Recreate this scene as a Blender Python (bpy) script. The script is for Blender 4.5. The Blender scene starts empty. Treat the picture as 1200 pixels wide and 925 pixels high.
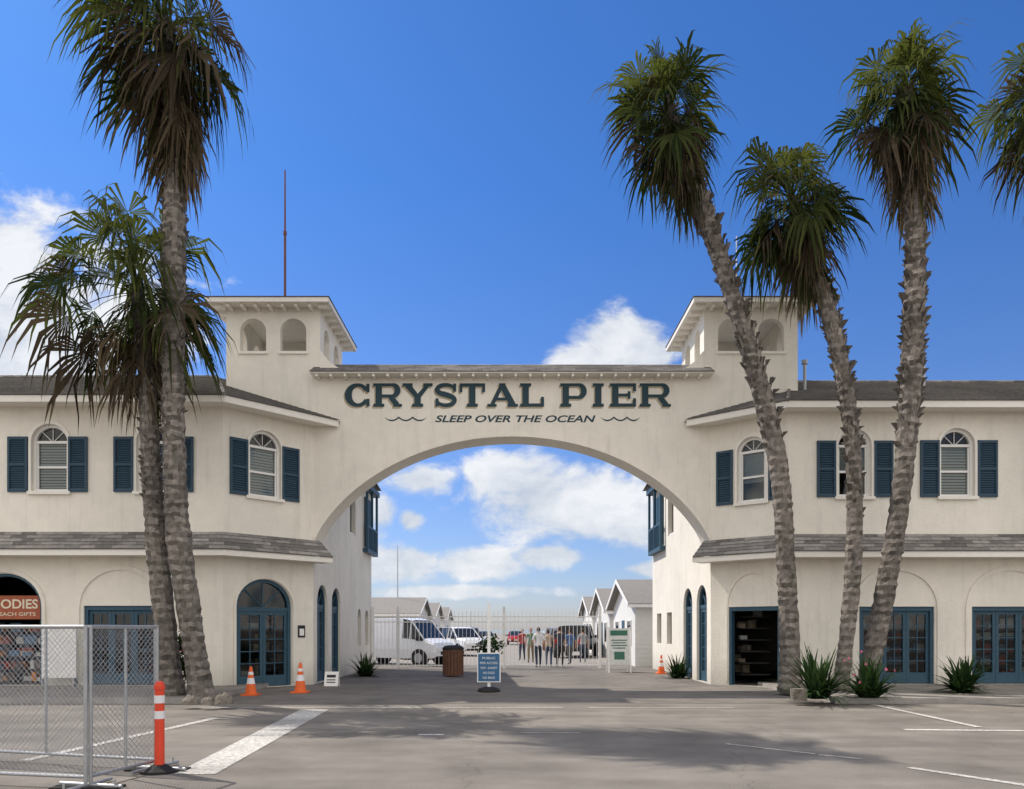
import bpy, bmesh, math, random
from mathutils import Vector, Matrix
from mathutils.geometry import tessellate_polygon
random.seed(7)
R = random.random
def rr(a,b): return a+(b-a)*random.random()
scene=bpy.context.scene
EYE=1.65; FP=900.0; HY=738.0
def site(px,py,z=0.0):
    Y=(EYE-z)*FP/(py-HY); return ((px-600)*Y/FP, Y)
def X(px,Y): return (px-600)*Y/FP
def Z(py,Y): return EYE+(HY-py)*Y/FP

# ---------------- materials ----------------
def newmat(name):
    m=bpy.data.materials.new(name); m.use_nodes=True
    nt=m.node_tree; b=nt.nodes['Principled BSDF']; return m,nt,b
def mat(name,col,rough=0.8,var=0.12,scale=6.0,bump=0.0,bscale=60.0,spec=0.3,big=0.0,metal=0.0,tint=0.0):
    m,nt,b=newmat(name); N=nt.nodes; L=nt.links
    b.inputs['Roughness'].default_value=rough
    b.inputs['Specular IOR Level'].default_value=spec
    b.inputs['Metallic'].default_value=metal
    tc=N.new('ShaderNodeTexCoord')
    n=N.new('ShaderNodeTexNoise'); n.inputs['Scale'].default_value=scale; n.inputs['Detail'].default_value=3; n.inputs['Roughness'].default_value=0.65
    L.new(tc.outputs['Object'],n.inputs['Vector'])
    mr=N.new('ShaderNodeMapRange'); mr.inputs[1].default_value=0.3; mr.inputs[2].default_value=0.7
    mr.inputs[3].default_value=1-var; mr.inputs[4].default_value=1+var
    L.new(n.outputs['Fac'],mr.inputs[0]); val=mr.outputs[0]
    if big>0:
        n2=N.new('ShaderNodeTexNoise'); n2.inputs['Scale'].default_value=0.6; n2.inputs['Detail'].default_value=3
        L.new(tc.outputs['Object'],n2.inputs['Vector'])
        m2=N.new('ShaderNodeMapRange'); m2.inputs[1].default_value=0.35; m2.inputs[2].default_value=0.65
        m2.inputs[3].default_value=1-big; m2.inputs[4].default_value=1+big*0.4
        L.new(n2.outputs['Fac'],m2.inputs[0])
        mu=N.new('ShaderNodeMath'); mu.operation='MULTIPLY'; L.new(val,mu.inputs[0]); L.new(m2.outputs[0],mu.inputs[1]); val=mu.outputs[0]
    if tint>0:
        at=N.new('ShaderNodeAttribute'); at.attribute_name='tint'
        m3=N.new('ShaderNodeMapRange'); m3.inputs[3].default_value=1-tint; m3.inputs[4].default_value=1+tint
        L.new(at.outputs['Fac'],m3.inputs[0])
        mu=N.new('ShaderNodeMath'); mu.operation='MULTIPLY'; L.new(val,mu.inputs[0]); L.new(m3.outputs[0],mu.inputs[1]); val=mu.outputs[0]
    vm=N.new('ShaderNodeVectorMath'); vm.operation='SCALE'; vm.inputs[0].default_value=col[:3]
    L.new(val,vm.inputs['Scale']); L.new(vm.outputs[0],b.inputs['Base Color'])
    if bump>0:
        n3=N.new('ShaderNodeTexNoise'); n3.inputs['Scale'].default_value=bscale; n3.inputs['Detail'].default_value=2
        L.new(tc.outputs['Object'],n3.inputs['Vector'])
        bp=N.new('ShaderNodeBump'); bp.inputs['Strength'].default_value=bump; bp.inputs['Distance'].default_value=0.02
        L.new(n3.outputs['Fac'],bp.inputs['Height']); L.new(bp.outputs[0],b.inputs['Normal'])
    return m

def stucco_mat(name='stucco',col=(0.83,0.785,0.69)):
    m=mat(name,col,0.9,0.035,3.0,0.5,25.0,0.15,0.06)
    nt=m.node_tree;N=nt.nodes;L=nt.links;b=N['Principled BSDF']
    src=b.inputs['Base Color'].links[0].from_socket
    tc=N.new('ShaderNodeTexCoord'); mp=N.new('ShaderNodeMapping'); mp.inputs['Scale'].default_value=(2.5,2.5,0.25)
    L.new(tc.outputs['Object'],mp.inputs[0]); n=N.new('ShaderNodeTexNoise'); n.inputs['Scale'].default_value=1.6; n.inputs['Detail'].default_value=4; n.inputs['Roughness'].default_value=0.7
    L.new(mp.outputs[0],n.inputs['Vector'])
    mr=N.new('ShaderNodeMapRange'); mr.inputs[1].default_value=0.52; mr.inputs[2].default_value=0.8; mr.inputs[3].default_value=1.0; mr.inputs[4].default_value=0.84
    L.new(n.outputs['Fac'],mr.inputs[0]); vm=N.new('ShaderNodeVectorMath'); vm.operation='SCALE'
    L.new(src,vm.inputs[0]); L.new(mr.outputs[0],vm.inputs['Scale']); 
    sp=N.new('ShaderNodeSeparateXYZ'); L.new(tc.outputs['Object'],sp.inputs[0])
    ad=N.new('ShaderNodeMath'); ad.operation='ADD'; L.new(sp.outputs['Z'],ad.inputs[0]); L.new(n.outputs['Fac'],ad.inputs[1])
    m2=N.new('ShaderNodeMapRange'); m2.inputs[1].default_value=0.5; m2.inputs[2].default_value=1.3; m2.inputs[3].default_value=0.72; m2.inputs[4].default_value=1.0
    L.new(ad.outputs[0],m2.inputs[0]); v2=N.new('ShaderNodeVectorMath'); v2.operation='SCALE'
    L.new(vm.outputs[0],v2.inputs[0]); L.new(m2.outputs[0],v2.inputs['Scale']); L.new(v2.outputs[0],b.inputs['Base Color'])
    return m
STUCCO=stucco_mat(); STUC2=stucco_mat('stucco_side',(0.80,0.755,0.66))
TRIM=mat('cream_trim_paint',(0.82,0.785,0.71),0.6,0.04,8)
WHITE=mat('white_paint',(0.80,0.79,0.76),0.5,0.04,8)
SHINGLE=mat('asphalt_shingle',(0.24,0.225,0.21),0.95,0.25,9,0,30,0.1,0.15,0,0.4)
TEAL=mat('teal_blue_paint',(0.035,0.085,0.125),0.5,0.12,10)
SHUT=mat('shutter_paint',(0.030,0.065,0.10),0.55,0.12,10)
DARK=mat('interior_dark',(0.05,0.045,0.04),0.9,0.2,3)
BLIND=mat('window_blind',(0.62,0.62,0.60),0.7,0.05,8)
CURT=mat('interior_goods',(0.30,0.24,0.18),0.8,0.5,5,0,60,0.2,0,0,0.8)
def glass_mat():
    m=bpy.data.materials.new('window_glass'); m.use_nodes=True; nt=m.node_tree; nt.nodes.clear(); N=nt.nodes;L=nt.links
    o=N.new('ShaderNodeOutputMaterial'); mx=N.new('ShaderNodeMixShader'); t=N.new('ShaderNodeBsdfTransparent'); t.inputs[0].default_value=(0.62,0.68,0.68,1)
    g=N.new('ShaderNodeBsdfGlossy'); g.inputs['Roughness'].default_value=0.03; g.inputs[0].default_value=(0.9,0.9,0.9,1)
    f=N.new('ShaderNodeFresnel'); f.inputs[0].default_value=1.5
    L.new(f.outputs[0],mx.inputs[0]); L.new(t.outputs[0],mx.inputs[1]); L.new(g.outputs[0],mx.inputs[2]); L.new(mx.outputs[0],o.inputs[0])
    return m
GLASS=glass_mat()
CARGLASS=mat('car_glass',(0.02,0.025,0.03),0.06,0.1,3,0,60,0.6)
BLACK=mat('black_rubber',(0.02,0.02,0.02),0.7,0.2,10)
METAL=mat('galvanised_steel',(0.38,0.39,0.40),0.45,0.12,12,0,60,0.5,0,0.6)
CONC=mat('concrete',(0.33,0.31,0.285),0.9,0.15,5,0.4,40,0.2,0.15)
ORANGE=mat('orange_plastic',(0.75,0.14,0.03),0.5,0.08,8)
REDOR=mat('red_orange_plastic',(0.72,0.07,0.03),0.5,0.08,8)
REFL=mat('reflective_tape',(0.75,0.75,0.75),0.4,0.05,8)
BARK=mat('palm_bark',(0.18,0.16,0.14),0.95,0.35,9,0,22,0.1,0.25,0,0.62)
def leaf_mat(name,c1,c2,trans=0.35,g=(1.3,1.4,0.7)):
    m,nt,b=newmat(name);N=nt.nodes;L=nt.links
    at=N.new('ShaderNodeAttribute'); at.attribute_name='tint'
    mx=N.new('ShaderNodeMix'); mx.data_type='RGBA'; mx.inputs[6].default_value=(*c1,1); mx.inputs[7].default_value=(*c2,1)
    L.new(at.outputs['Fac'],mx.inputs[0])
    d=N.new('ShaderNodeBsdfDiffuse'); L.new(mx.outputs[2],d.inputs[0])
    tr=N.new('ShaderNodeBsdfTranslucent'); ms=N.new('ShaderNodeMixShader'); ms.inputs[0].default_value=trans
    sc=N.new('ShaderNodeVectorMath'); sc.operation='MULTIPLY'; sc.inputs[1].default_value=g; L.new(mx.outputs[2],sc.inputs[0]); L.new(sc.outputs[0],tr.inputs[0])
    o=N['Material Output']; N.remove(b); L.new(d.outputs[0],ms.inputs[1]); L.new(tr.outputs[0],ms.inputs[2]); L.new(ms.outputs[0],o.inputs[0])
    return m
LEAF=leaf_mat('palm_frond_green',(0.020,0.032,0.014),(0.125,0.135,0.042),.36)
DEAD=leaf_mat('palm_frond_dry',(0.04,0.031,0.022),(0.175,0.135,0.085),0.15,(1,1,.9))
SHRUB=leaf_mat('shrub_leaf',(0.012,0.028,0.012),(0.038,0.068,0.026),0.15)
FLOWER=mat('pink_flower',(0.6,0.12,0.2),0.6)

# ---------------- mesh builder ----------------
class MB:
    def __init__(s,mats): s.v=[];s.f=[];s.m=[];s.t=[];s.mats=mats
    def face(s,pts,m=0,t=0.5):
        k=len(s.v); s.v+= [tuple(p) for p in pts]; s.f.append(tuple(range(k,k+len(pts)))); s.m.append(m); s.t.append(t)
    def mesh(s,verts,faces,m=0,t=0.5):
        k=len(s.v); s.v+=[tuple(p) for p in verts]
        for f in faces: s.f.append(tuple(i+k for i in f)); s.m.append(m); s.t.append(t)
    def hexa(s,c,m=0,t=0.5):
        s.mesh(c,[(0,3,2,1),(4,5,6,7),(0,1,5,4),(1,2,6,5),(2,3,7,6),(3,0,4,7)],m,t)
    def box(s,x0,x1,y0,y1,z0,z1,m=0,t=0.5):
        s.hexa([(x0,y0,z0),(x1,y0,z0),(x1,y1,z0),(x0,y1,z0),(x0,y0,z1),(x1,y0,z1),(x1,y1,z1),(x0,y1,z1)],m,t)
    def fbox(s,F,u0,u1,z0,z1,o0,o1,m=0,t=0.5):
        c=[F.pt(u0,z0,o1),F.pt(u1,z0,o1),F.pt(u1,z0,o0),F.pt(u0,z0,o0),F.pt(u0,z1,o1),F.pt(u1,z1,o1),F.pt(u1,z1,o0),F.pt(u0,z1,o0)]
        s.hexa(c,m,t)
    def tube(s,p0,p1,r0,r1=None,n=8,m=0,t=0.5,cap=True):
        if r1 is None: r1=r0
        p0=Vector(p0);p1=Vector(p1);d=(p1-p0).normalized()
        a=d.orthogonal().normalized();b=d.cross(a)
        vs=[]
        for p,r in((p0,r0),(p1,r1)):
            for i in range(n):
                an=2*math.pi*i/n; vs.append(p+a*math.cos(an)*r+b*math.sin(an)*r)
        fs=[(i,(i+1)%n,n+(i+1)%n,n+i) for i in range(n)]
        if cap: fs+= [tuple(range(n-1,-1,-1)),tuple(range(n,2*n))]
        s.mesh(vs,fs,m,t)
    def lathe(s,c,prof,n=16,m=0,t=0.5):
        vs=[]
        for (r,z) in prof:
            for i in range(n):
                a=2*math.pi*i/n; vs.append((c[0]+r*math.cos(a),c[1]+r*math.sin(a),c[2]+z))
        fs=[]
        for j in range(len(prof)-1):
            for i in range(n): fs.append((j*n+i,j*n+(i+1)%n,(j+1)*n+(i+1)%n,(j+1)*n+i))
        fs.append(tuple((len(prof)-1)*n+i for i in range(n)))
        s.mesh(vs,fs,m,t)
    def build(s,name,parent=None,smooth=False):
        me=bpy.data.meshes.new(name); me.from_pydata(s.v,[],s.f)
        for mm in s.mats: me.materials.append(mm)
        me.polygons.foreach_set('material_index',s.m)
        at=me.attributes.new('tint','FLOAT','FACE'); at.data.foreach_set('value',s.t)
        if smooth: me.polygons.foreach_set('use_smooth',[True]*len(me.polygons))
        me.update()
        ob=bpy.data.objects.new(name,me); scene.collection.objects.link(ob)
        if parent: ob.parent=parent
        return ob
def empty(name):
    e=bpy.data.objects.new(name,None); scene.collection.objects.link(e); return e
class Fr:
    def __init__(s,P0,P1):
        s.p=Vector((P0[0],P0[1],0)); d=Vector((P1[0]-P0[0],P1[1]-P0[1],0)); s.L=d.length; s.d=d.normalized(); s.n=Vector((s.d.y,-s.d.x,0))
    def pt(s,u,z,o=0): q=s.p+s.d*u+s.n*o; return Vector((q.x,q.y,z))
    def u(s,px):
        k=(px-600)/FP; return (k*s.p.y-s.p.x)/(s.d.x-k*s.d.y)
    def z(s,px,py):
        u=s.u(px); return EYE+(HY-py)*(s.p.y+u*s.d.y)/FP
def rect(u0,u1,z0,z1): return [(u0,z0),(u1,z0),(u1,z1),(u0,z1)]
def archp(u0,u1,z0,zs,zt,n=16):
    c=(u0+u1)/2;a=(u1-u0)/2;b=zt-zs
    return [(u0,z0),(u1,z0)]+[(c+a*math.cos(math.pi*i/n),zs+b*math.sin(math.pi*i/n)) for i in range(n+1)]
def wall(mb,F,outer,holes,depth=0.25,m=0,o=0.0,back=True):
    polys=[[Vector((u,z,0)) for u,z in outer]]+[[Vector((u,z,0)) for u,z in h] for h in holes]
    tris=tessellate_polygon(polys); flat=[p for q in polys for p in q]
    mb.mesh([F.pt(p.x,p.y,o) for p in flat],[tuple(t) for t in tris],m)
    if back: mb.mesh([F.pt(p.x,p.y,o-depth) for p in flat],[tuple(reversed(t)) for t in tris],m)
    for h in holes:
        for i in range(len(h)):
            a=h[i];b=h[(i+1)%len(h)]
            mb.face([F.pt(a[0],a[1],o),F.pt(b[0],b[1],o),F.pt(b[0],b[1],o-depth),F.pt(a[0],a[1],o-depth)],m)
def ringband(mb,F,outer,inner,o0,o1,m=0,closed=False):
    n=len(outer); rng=range(n if closed else n-1)
    for i in rng:
        j=(i+1)%n
        A=outer[i];B=outer[j];C=inner[j];D=inner[i]
        P=lambda q,o:F.pt(q[0],q[1],o)
        mb.face([P(A,o1),P(B,o1),P(C,o1),P(D,o1)],m)
        mb.face([P(A,o0),P(B,o0),P(B,o1),P(A,o1)],m)
        mb.face([P(D,o1),P(C,o1),P(C,o0),P(D,o0)],m)

def text_obj(name,body,F,uc,zc,width,height,material,o=0.01,shear=0.0,parent=None,bold=0.0):
    cu=bpy.data.curves.new(name,'FONT'); cu.body=body; cu.size=1; cu.shear=shear; cu.offset=bold; cu.resolution_u=4
    ob=bpy.data.objects.new('tmp_text',cu); scene.collection.objects.link(ob)
    dg=bpy.context.evaluated_depsgraph_get(); me=bpy.data.meshes.new_from_object(ob.evaluated_get(dg))
    bpy.data.objects.remove(ob)
    xs=[v.co.x for v in me.vertices];ys=[v.co.y for v in me.vertices]
    sx=width/(max(xs)-min(xs)); sy=height/(max(ys)-min(ys)) if height else sx
    cx=(max(xs)+min(xs))/2; cy=(max(ys)+min(ys))/2
    for v in me.vertices: v.co=F.pt(uc+(v.co.x-cx)*sx,zc+(v.co.y-cy)*sy,o)
    me.materials.clear(); me.materials.append(material)
    o2=bpy.data.objects.new(name,me); scene.collection.objects.link(o2)
    if parent:o2.parent=parent
    return o2

# ---------------- camera, sun, world ----------------
cam=bpy.data.cameras.new('camera'); co=bpy.data.objects.new('camera',cam); scene.collection.objects.link(co)
co.location=(0,0,EYE); co.rotation_euler=(math.radians(90),0,0); cam.sensor_width=36; cam.lens=27; cam.shift_y=(HY-462.5)/1200; cam.clip_end=30000; cam.clip_start=0.1
scene.camera=co
EL=math.radians(50); hd=Vector((0.84,-0.54,0)).normalized()
ld=Vector((hd.x*math.cos(EL),hd.y*math.cos(EL),-math.sin(EL)))
sl=bpy.data.lights.new('sun','SUN'); sl.energy=4.8; sl.angle=math.radians(0.5); sl.color=(1.0,0.93,0.84)
so=bpy.data.objects.new('sun',sl); scene.collection.objects.link(so); so.rotation_euler=ld.to_track_quat('-Z','Y').to_euler()
scene.view_settings.view_transform='Standard'; scene.view_settings.look='None'; scene.view_settings.exposure=0
W=bpy.data.worlds.new('World'); scene.world=W; W.use_nodes=True; nt=W.node_tree; N=nt.nodes; L=nt.links
bg=N['Background']; bg.inputs['Strength'].default_value=0.12
sky=N.new('ShaderNodeTexSky'); sky.sky_type='NISHITA'; sky.sun_disc=False; sky.sun_elevation=EL; sky.sun_rotation=math.atan2(-hd.x,-hd.y); sky.ozone_density=2.0; sky.dust_density=0.5
def setin(sock,v):
    if isinstance(v,(int,float)): sock.default_value=v
    else: L.new(v,sock)
def M(op,a,b=0.0,c=0.0,clamp=False):
    n=N.new('ShaderNodeMath'); n.operation=op; n.use_clamp=clamp; setin(n.inputs[0],a); setin(n.inputs[1],b)
    if op in('MULTIPLY_ADD',): setin(n.inputs[2],c)
    return n.outputs[0]
tc=N.new('ShaderNodeTexCoord'); sp=N.new('ShaderNodeSeparateXYZ'); L.new(tc.outputs['Generated'],sp.inputs[0])
dx,dy,dz=sp.outputs
ys=M('MAXIMUM',M('ABSOLUTE',dy),0.15)
u=M('DIVIDE',dx,ys); v=M('DIVIDE',dz,ys)
cv=N.new('ShaderNodeCombineXYZ'); L.new(u,cv.inputs[0]); L.new(M('MULTIPLY',v,1.5),cv.inputs[1]); L.new(M('MULTIPLY',dy,0.3),cv.inputs[2])
nz=N.new('ShaderNodeTexNoise'); nz.inputs['Scale'].default_value=10; nz.inputs['Detail'].default_value=7; nz.inputs['Roughness'].default_value=0.6; nz.inputs['Distortion'].default_value=0.3; L.new(cv.outputs[0],nz.inputs['Vector'])
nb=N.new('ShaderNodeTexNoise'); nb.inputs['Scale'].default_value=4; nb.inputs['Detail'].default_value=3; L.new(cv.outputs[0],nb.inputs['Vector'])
blobs=[(50,395,150,88),(-40,330,140,90),(100,425,120,36),(735,404,62,44),(690,420,48,18),(765,415,34,24),
(625,575,80,48),(690,590,95,58),(738,612,54,36),(590,556,46,28),(490,563,48,20),(440,600,30,26),(480,610,17,14),
(470,662,54,22),(560,662,60,18),(645,652,48,15),(530,694,100,8),(765,668,34,10)]
best=None
for (px,py,a,b) in blobs:
    e=M('DIVIDE',M('SUBTRACT',u,(px-600)/FP),a*1.4/FP); g=M('DIVIDE',M('SUBTRACT',v,(HY-py)/FP),b*1.4/FP)
    q=M('SUBTRACT',1.0,M('SQRT',M('ADD',M('MULTIPLY',e,e),M('MULTIPLY',g,g))))
    best=q if best is None else M('MAXIMUM',best,q)
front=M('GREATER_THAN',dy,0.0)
mask=M('ADD',M('MAXIMUM',best,-1.0),M('MULTIPLY',M('SUBTRACT',nz.outputs['Fac'],0.5),2.2))
mf=N.new('ShaderNodeMapRange'); mf.interpolation_type='SMOOTHSTEP'; mf.inputs[1].default_value=0.08; mf.inputs[2].default_value=0.60; L.new(mask,mf.inputs[0])
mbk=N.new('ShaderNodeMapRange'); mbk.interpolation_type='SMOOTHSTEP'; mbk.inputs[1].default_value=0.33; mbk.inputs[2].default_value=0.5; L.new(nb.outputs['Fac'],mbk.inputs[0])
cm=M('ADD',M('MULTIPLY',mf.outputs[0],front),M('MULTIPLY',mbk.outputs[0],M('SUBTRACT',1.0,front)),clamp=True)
cm=M('MULTIPLY',cm,0.95)
cc=N.new('ShaderNodeMix'); cc.data_type='RGBA'; cc.inputs[6].default_value=(4.9,5.4,6.1,1); cc.inputs[7].default_value=(7.7,7.8,8.0,1)
cs=M('ADD',M('MULTIPLY',nz.outputs['Fac'],0.9),M('MULTIPLY',nb.outputs['Fac'],0.5))
cmr=N.new('ShaderNodeMapRange'); cmr.inputs[1].default_value=0.55; cmr.inputs[2].default_value=0.82; L.new(cs,cmr.inputs[0]); L.new(cmr.outputs[0],cc.inputs[0])
bb=N.new('ShaderNodeMix'); bb.data_type='RGBA'; L.new(front,bb.inputs[0]); bb.inputs[6].default_value=(13.6,12.9,12.0,1); L.new(cc.outputs[2],bb.inputs[7])  # unseen bright clouds behind the camera, added as fill light for the shaded facade
gr=N.new('ShaderNodeMapRange'); gr.inputs[1].default_value=0.0; gr.inputs[2].default_value=0.5; L.new(dz,gr.inputs[0])
tg=N.new('ShaderNodeMix'); tg.data_type='RGBA'; L.new(gr.outputs[0],tg.inputs[0]); tg.inputs[6].default_value=(0.74,0.78,1.05,1); tg.inputs[7].default_value=(0.36,0.74,1.28,1)
tn=N.new('ShaderNodeMix'); tn.data_type='RGBA'; tn.blend_type='MULTIPLY'; tn.inputs[0].default_value=1; L.new(tg.outputs[2],tn.inputs[7]); L.new(sky.outputs[0],tn.inputs[6])
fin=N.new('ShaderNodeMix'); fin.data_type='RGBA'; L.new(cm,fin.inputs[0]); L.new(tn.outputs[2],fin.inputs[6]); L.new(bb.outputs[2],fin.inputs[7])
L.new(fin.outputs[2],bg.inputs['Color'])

# ---------------- ground ----------------
def road_mat():
    m=mat('worn_asphalt',(0.205,0.185,0.16),0.92,0.12,1.3,0.4,90,0.2,0.2)
    nt=m.node_tree;N=nt.nodes;L=nt.links;b=N['Principled BSDF']; src=b.inputs['Base Color'].links[0].from_socket
    tc=N.new('ShaderNodeTexCoord')
    mp=N.new('ShaderNodeMapping'); mp.inputs['Scale'].default_value=(0.25,1.6,1); L.new(tc.outputs['Object'],mp.inputs[0])
    n=N.new('ShaderNodeTexNoise'); n.inputs['Scale'].default_value=1.0; n.inputs['Detail'].default_value=4; L.new(mp.outputs[0],n.inputs['Vector'])
    mr=N.new('ShaderNodeMapRange'); mr.inputs[1].default_value=0.35; mr.inputs[2].default_value=0.65; mr.inputs[3].default_value=0.85; mr.inputs[4].default_value=1.08; L.new(n.outputs['Fac'],mr.inputs[0])
    g=N.new('ShaderNodeTexNoise'); g.inputs['Scale'].default_value=70; g.inputs['Detail'].default_value=3; g.inputs['Roughness'].default_value=.8; L.new(tc.outputs['Object'],g.inputs['Vector'])
    m2=N.new('ShaderNodeMapRange'); m2.inputs[1].default_value=0.3;m2.inputs[2].default_value=0.7;m2.inputs[3].default_value=0.62;m2.inputs[4].default_value=1.38; L.new(g.outputs['Fac'],m2.inputs[0])
    mm=N.new('ShaderNodeMath'); mm.operation='MULTIPLY'; L.new(mr.outputs[0],mm.inputs[0]); L.new(m2.outputs[0],mm.inputs[1])
    ad=N.new('ShaderNodeVectorMath'); ad.operation='MULTIPLY_ADD'; ad.inputs[1].default_value=(1.5,1.5,1.5); L.new(n.outputs['Color'],ad.inputs[0]); L.new(tc.outputs['Object'],ad.inputs[2])
    vo=N.new('ShaderNodeTexVoronoi'); vo.feature='DISTANCE_TO_EDGE'; vo.inputs['Scale'].default_value=0.22; L.new(ad.outputs[0],vo.inputs['Vector'])
    m4=N.new('ShaderNodeMapRange'); m4.inputs[1].default_value=0.0; m4.inputs[2].default_value=0.004; m4.inputs[3].default_value=0.72; m4.inputs[4].default_value=1; L.new(vo.outputs['Distance'],m4.inputs[0])
    m5=N.new('ShaderNodeMath'); m5.operation='MULTIPLY'; L.new(mm.outputs[0],m5.inputs[0]); L.new(m4.outputs[0],m5.inputs[1])
    s=N.new('ShaderNodeVectorMath'); s.operation='SCALE'; L.new(src,s.inputs[0]); L.new(m5.outputs[0],s.inputs['Scale']); L.new(s.outputs[0],b.inputs['Base Color'])
    return m
ROAD=road_mat()
PAVE=mat('driveway_concrete',(0.18,0.162,0.142),0.9,0.15,2,0.4,60,0.2,0.2)
WALK=mat('sidewalk_concrete',(0.25,0.23,0.205),0.9,0.12,3,0.4,60,0.2,0.15)
DECK=mat('pier_deck',(0.28,0.255,0.225),0.9,0.12,3,0.3,60,0.2,0.1)
SEA=mat('ocean_water',(0.03,0.08,0.11),0.12,0.3,0.02,0.6,0.6,0.5)
PAINT=mat('worn_road_paint',(0.48,0.46,0.42),0.85,0.45,16,0.2,60,0.2,0.3)
mb=MB([ROAD]); mb.face([(-4000,-4000,0),(4000,-4000,0),(4000,36,0),(-4000,36,0)]); mb.build('ground')
mb=MB([SEA]); mb.face([(-25000,-4200,-5),(25000,-4200,-5),(25000,25000,-5),(-25000,25000,-5)]); mb.build('ocean_water')
SAND=mat('beach_sand',(0.42,0.35,0.25),0.95,0.1,1)
mb=MB([SAND]); mb.face([(-4000,36,-0.02),(4000,36,-0.02),(4000,110,-5.2),(-4000,110,-5.2)]); mb.build('beach')
mb=MB([PAVE]); mb.face([(-7.3,17.1,0.004),(7.5,17.1,0.004),(7.5,35.9,0.004),(-7.3,35.9,0.004)]); mb.build('driveway')
def walk(x0,x1):
    mb=MB([WALK,CONC]); y0,y1=17.1,22.5
    x=x0
    while x<x1-.01:
        e=min(x+1.5,x1)
        for (a,b) in((y0+.16,19.1),(19.115,y1)): mb.box(x+.008,e-.008,a,b,-0.05,0.12,0)
        x=e
    mb.box(x0,x1,y0+.16,y1,-.06,.105,1)
    mb.box(x0,x1,y0,y0+0.155,-0.05,0.125,1); 
    return mb.build('sidewalk')
walk(-40,-7.0); walk(7.2,40)
mb=MB([DECK,mat('timber_pile',(0.14,0.11,0.08),0.9),WHITE])
mb.box(-13,13,35.9,330,-0.5,0.006,0)
for k in range(28):
    for x in(-11,-4,4,11): mb.tube((x,42+k*10,-0.5),(x,42+k*10,-9),0.2,m=1)
for s in(-1,1):
    for k in range(60): mb.box(s*12.8-.06,s*12.8+.06,82+k*4,82.12+k*4,0,1.1,2)
    for z in(.5,1.05): mb.box(s*12.8-.04,s*12.8+.04,82,329,z,z+.07,2)
mb.build('pier_deck')
mb=MB([PAINT])
def strip(a,b,w,z=0.006):
    A=Vector((*site(*a),0));B=Vector((*site(*b),0)); d=(B-A).normalized(); n=Vector((-d.y,d.x,0))*w/2
    mb.face([(A-n)+Vector((0,0,z)),(B-n)+Vector((0,0,z)),(B+n)+Vector((0,0,z)),(A+n)+Vector((0,0,z))])
q=[site(203,908),site(252,908),site(385,832),site(352,832)]
mb.face([(x,y,0.006) for x,y in q])
strip((28,892),(252,842),0.16)
strip((232,829.5),(508,829.5),0.09); strip((520,829.5),(660,829.5),0.09); strip((690,829.5),(860,829.5),0.09)
strip((490,861.5),(520,861.5),0.14); strip((610,859),(680,859),0.05)
strip((1022,826),(1148,853),0.14,0.010); strip((1060,855.5),(1215,857),0.16)
strip((850,872),(955,884),0.06); strip((960,885),(1010,890),0.06); strip((1065,900),(1230,925),0.12)
mb.build('road_marking')

# ---------------- gateway building ----------------
BLD=empty('pier_gateway_building')
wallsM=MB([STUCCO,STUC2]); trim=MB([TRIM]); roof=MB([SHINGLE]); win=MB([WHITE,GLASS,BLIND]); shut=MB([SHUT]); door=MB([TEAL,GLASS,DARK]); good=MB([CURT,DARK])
def offpath(pts,o):
    fr=[Fr(pts[i],pts[i+1]) for i in range(len(pts)-1)]
    out=[fr[0].pt(0,0,o)]
    for i in range(1,len(pts)-1):
        a=fr[i-1].n;b=fr[i].n; h=(a+b); k=2*o/(h.length**2)
        out.append(Vector((pts[i][0],pts[i][1],0))+h*k)
    out.append(fr[-1].pt(fr[-1].L,0,o)); return out
def up(p,z): return Vector((p.x,p.y,z))
def shingles(a0,a1,b0,b1,courses=None):
    n=courses or max(3,int((b0-a0).length/0.16))
    for i in range(n):
        t0=i/n;t1=(i+1)/n
        e0=a0.lerp(b0,t0);e1=a1.lerp(b1,t0);g0=a0.lerp(b0,t1);g1=a1.lerp(b1,t1)
        Lh=(e1-e0).length; k=max(1,int(Lh/0.42)); lift=Vector((0,0,0.022))
        off=(i%2)*0.5
        cuts=[0]+[min(1,max(0,(j+off+rr(-.12,.12))/k)) for j in range(1,k)]+[1]
        for j in range(len(cuts)-1):
            s0,s1=cuts[j],cuts[j+1]
            A=e0.lerp(e1,s0)+lift;B=e0.lerp(e1,s1)+lift;C=g0.lerp(g1,s1)+lift*0.2;D=g0.lerp(g1,s0)+lift*0.2
            roof.face([A,B,C,D],0,R()); roof.face([A-lift,B-lift,B,A],0,0.0)
def band(path,z0,z1,off,th,mbb,m=0):
    a=offpath(path,off); b=offpath(path,off-th)
    for i in range(len(a)-1):
        mbb.hexa([up(a[i],z0),up(a[i+1],z0),up(b[i+1],z0),up(b[i],z0),up(a[i],z1),up(a[i+1],z1),up(b[i+1],z1),up(b[i],z1)],m)

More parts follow.
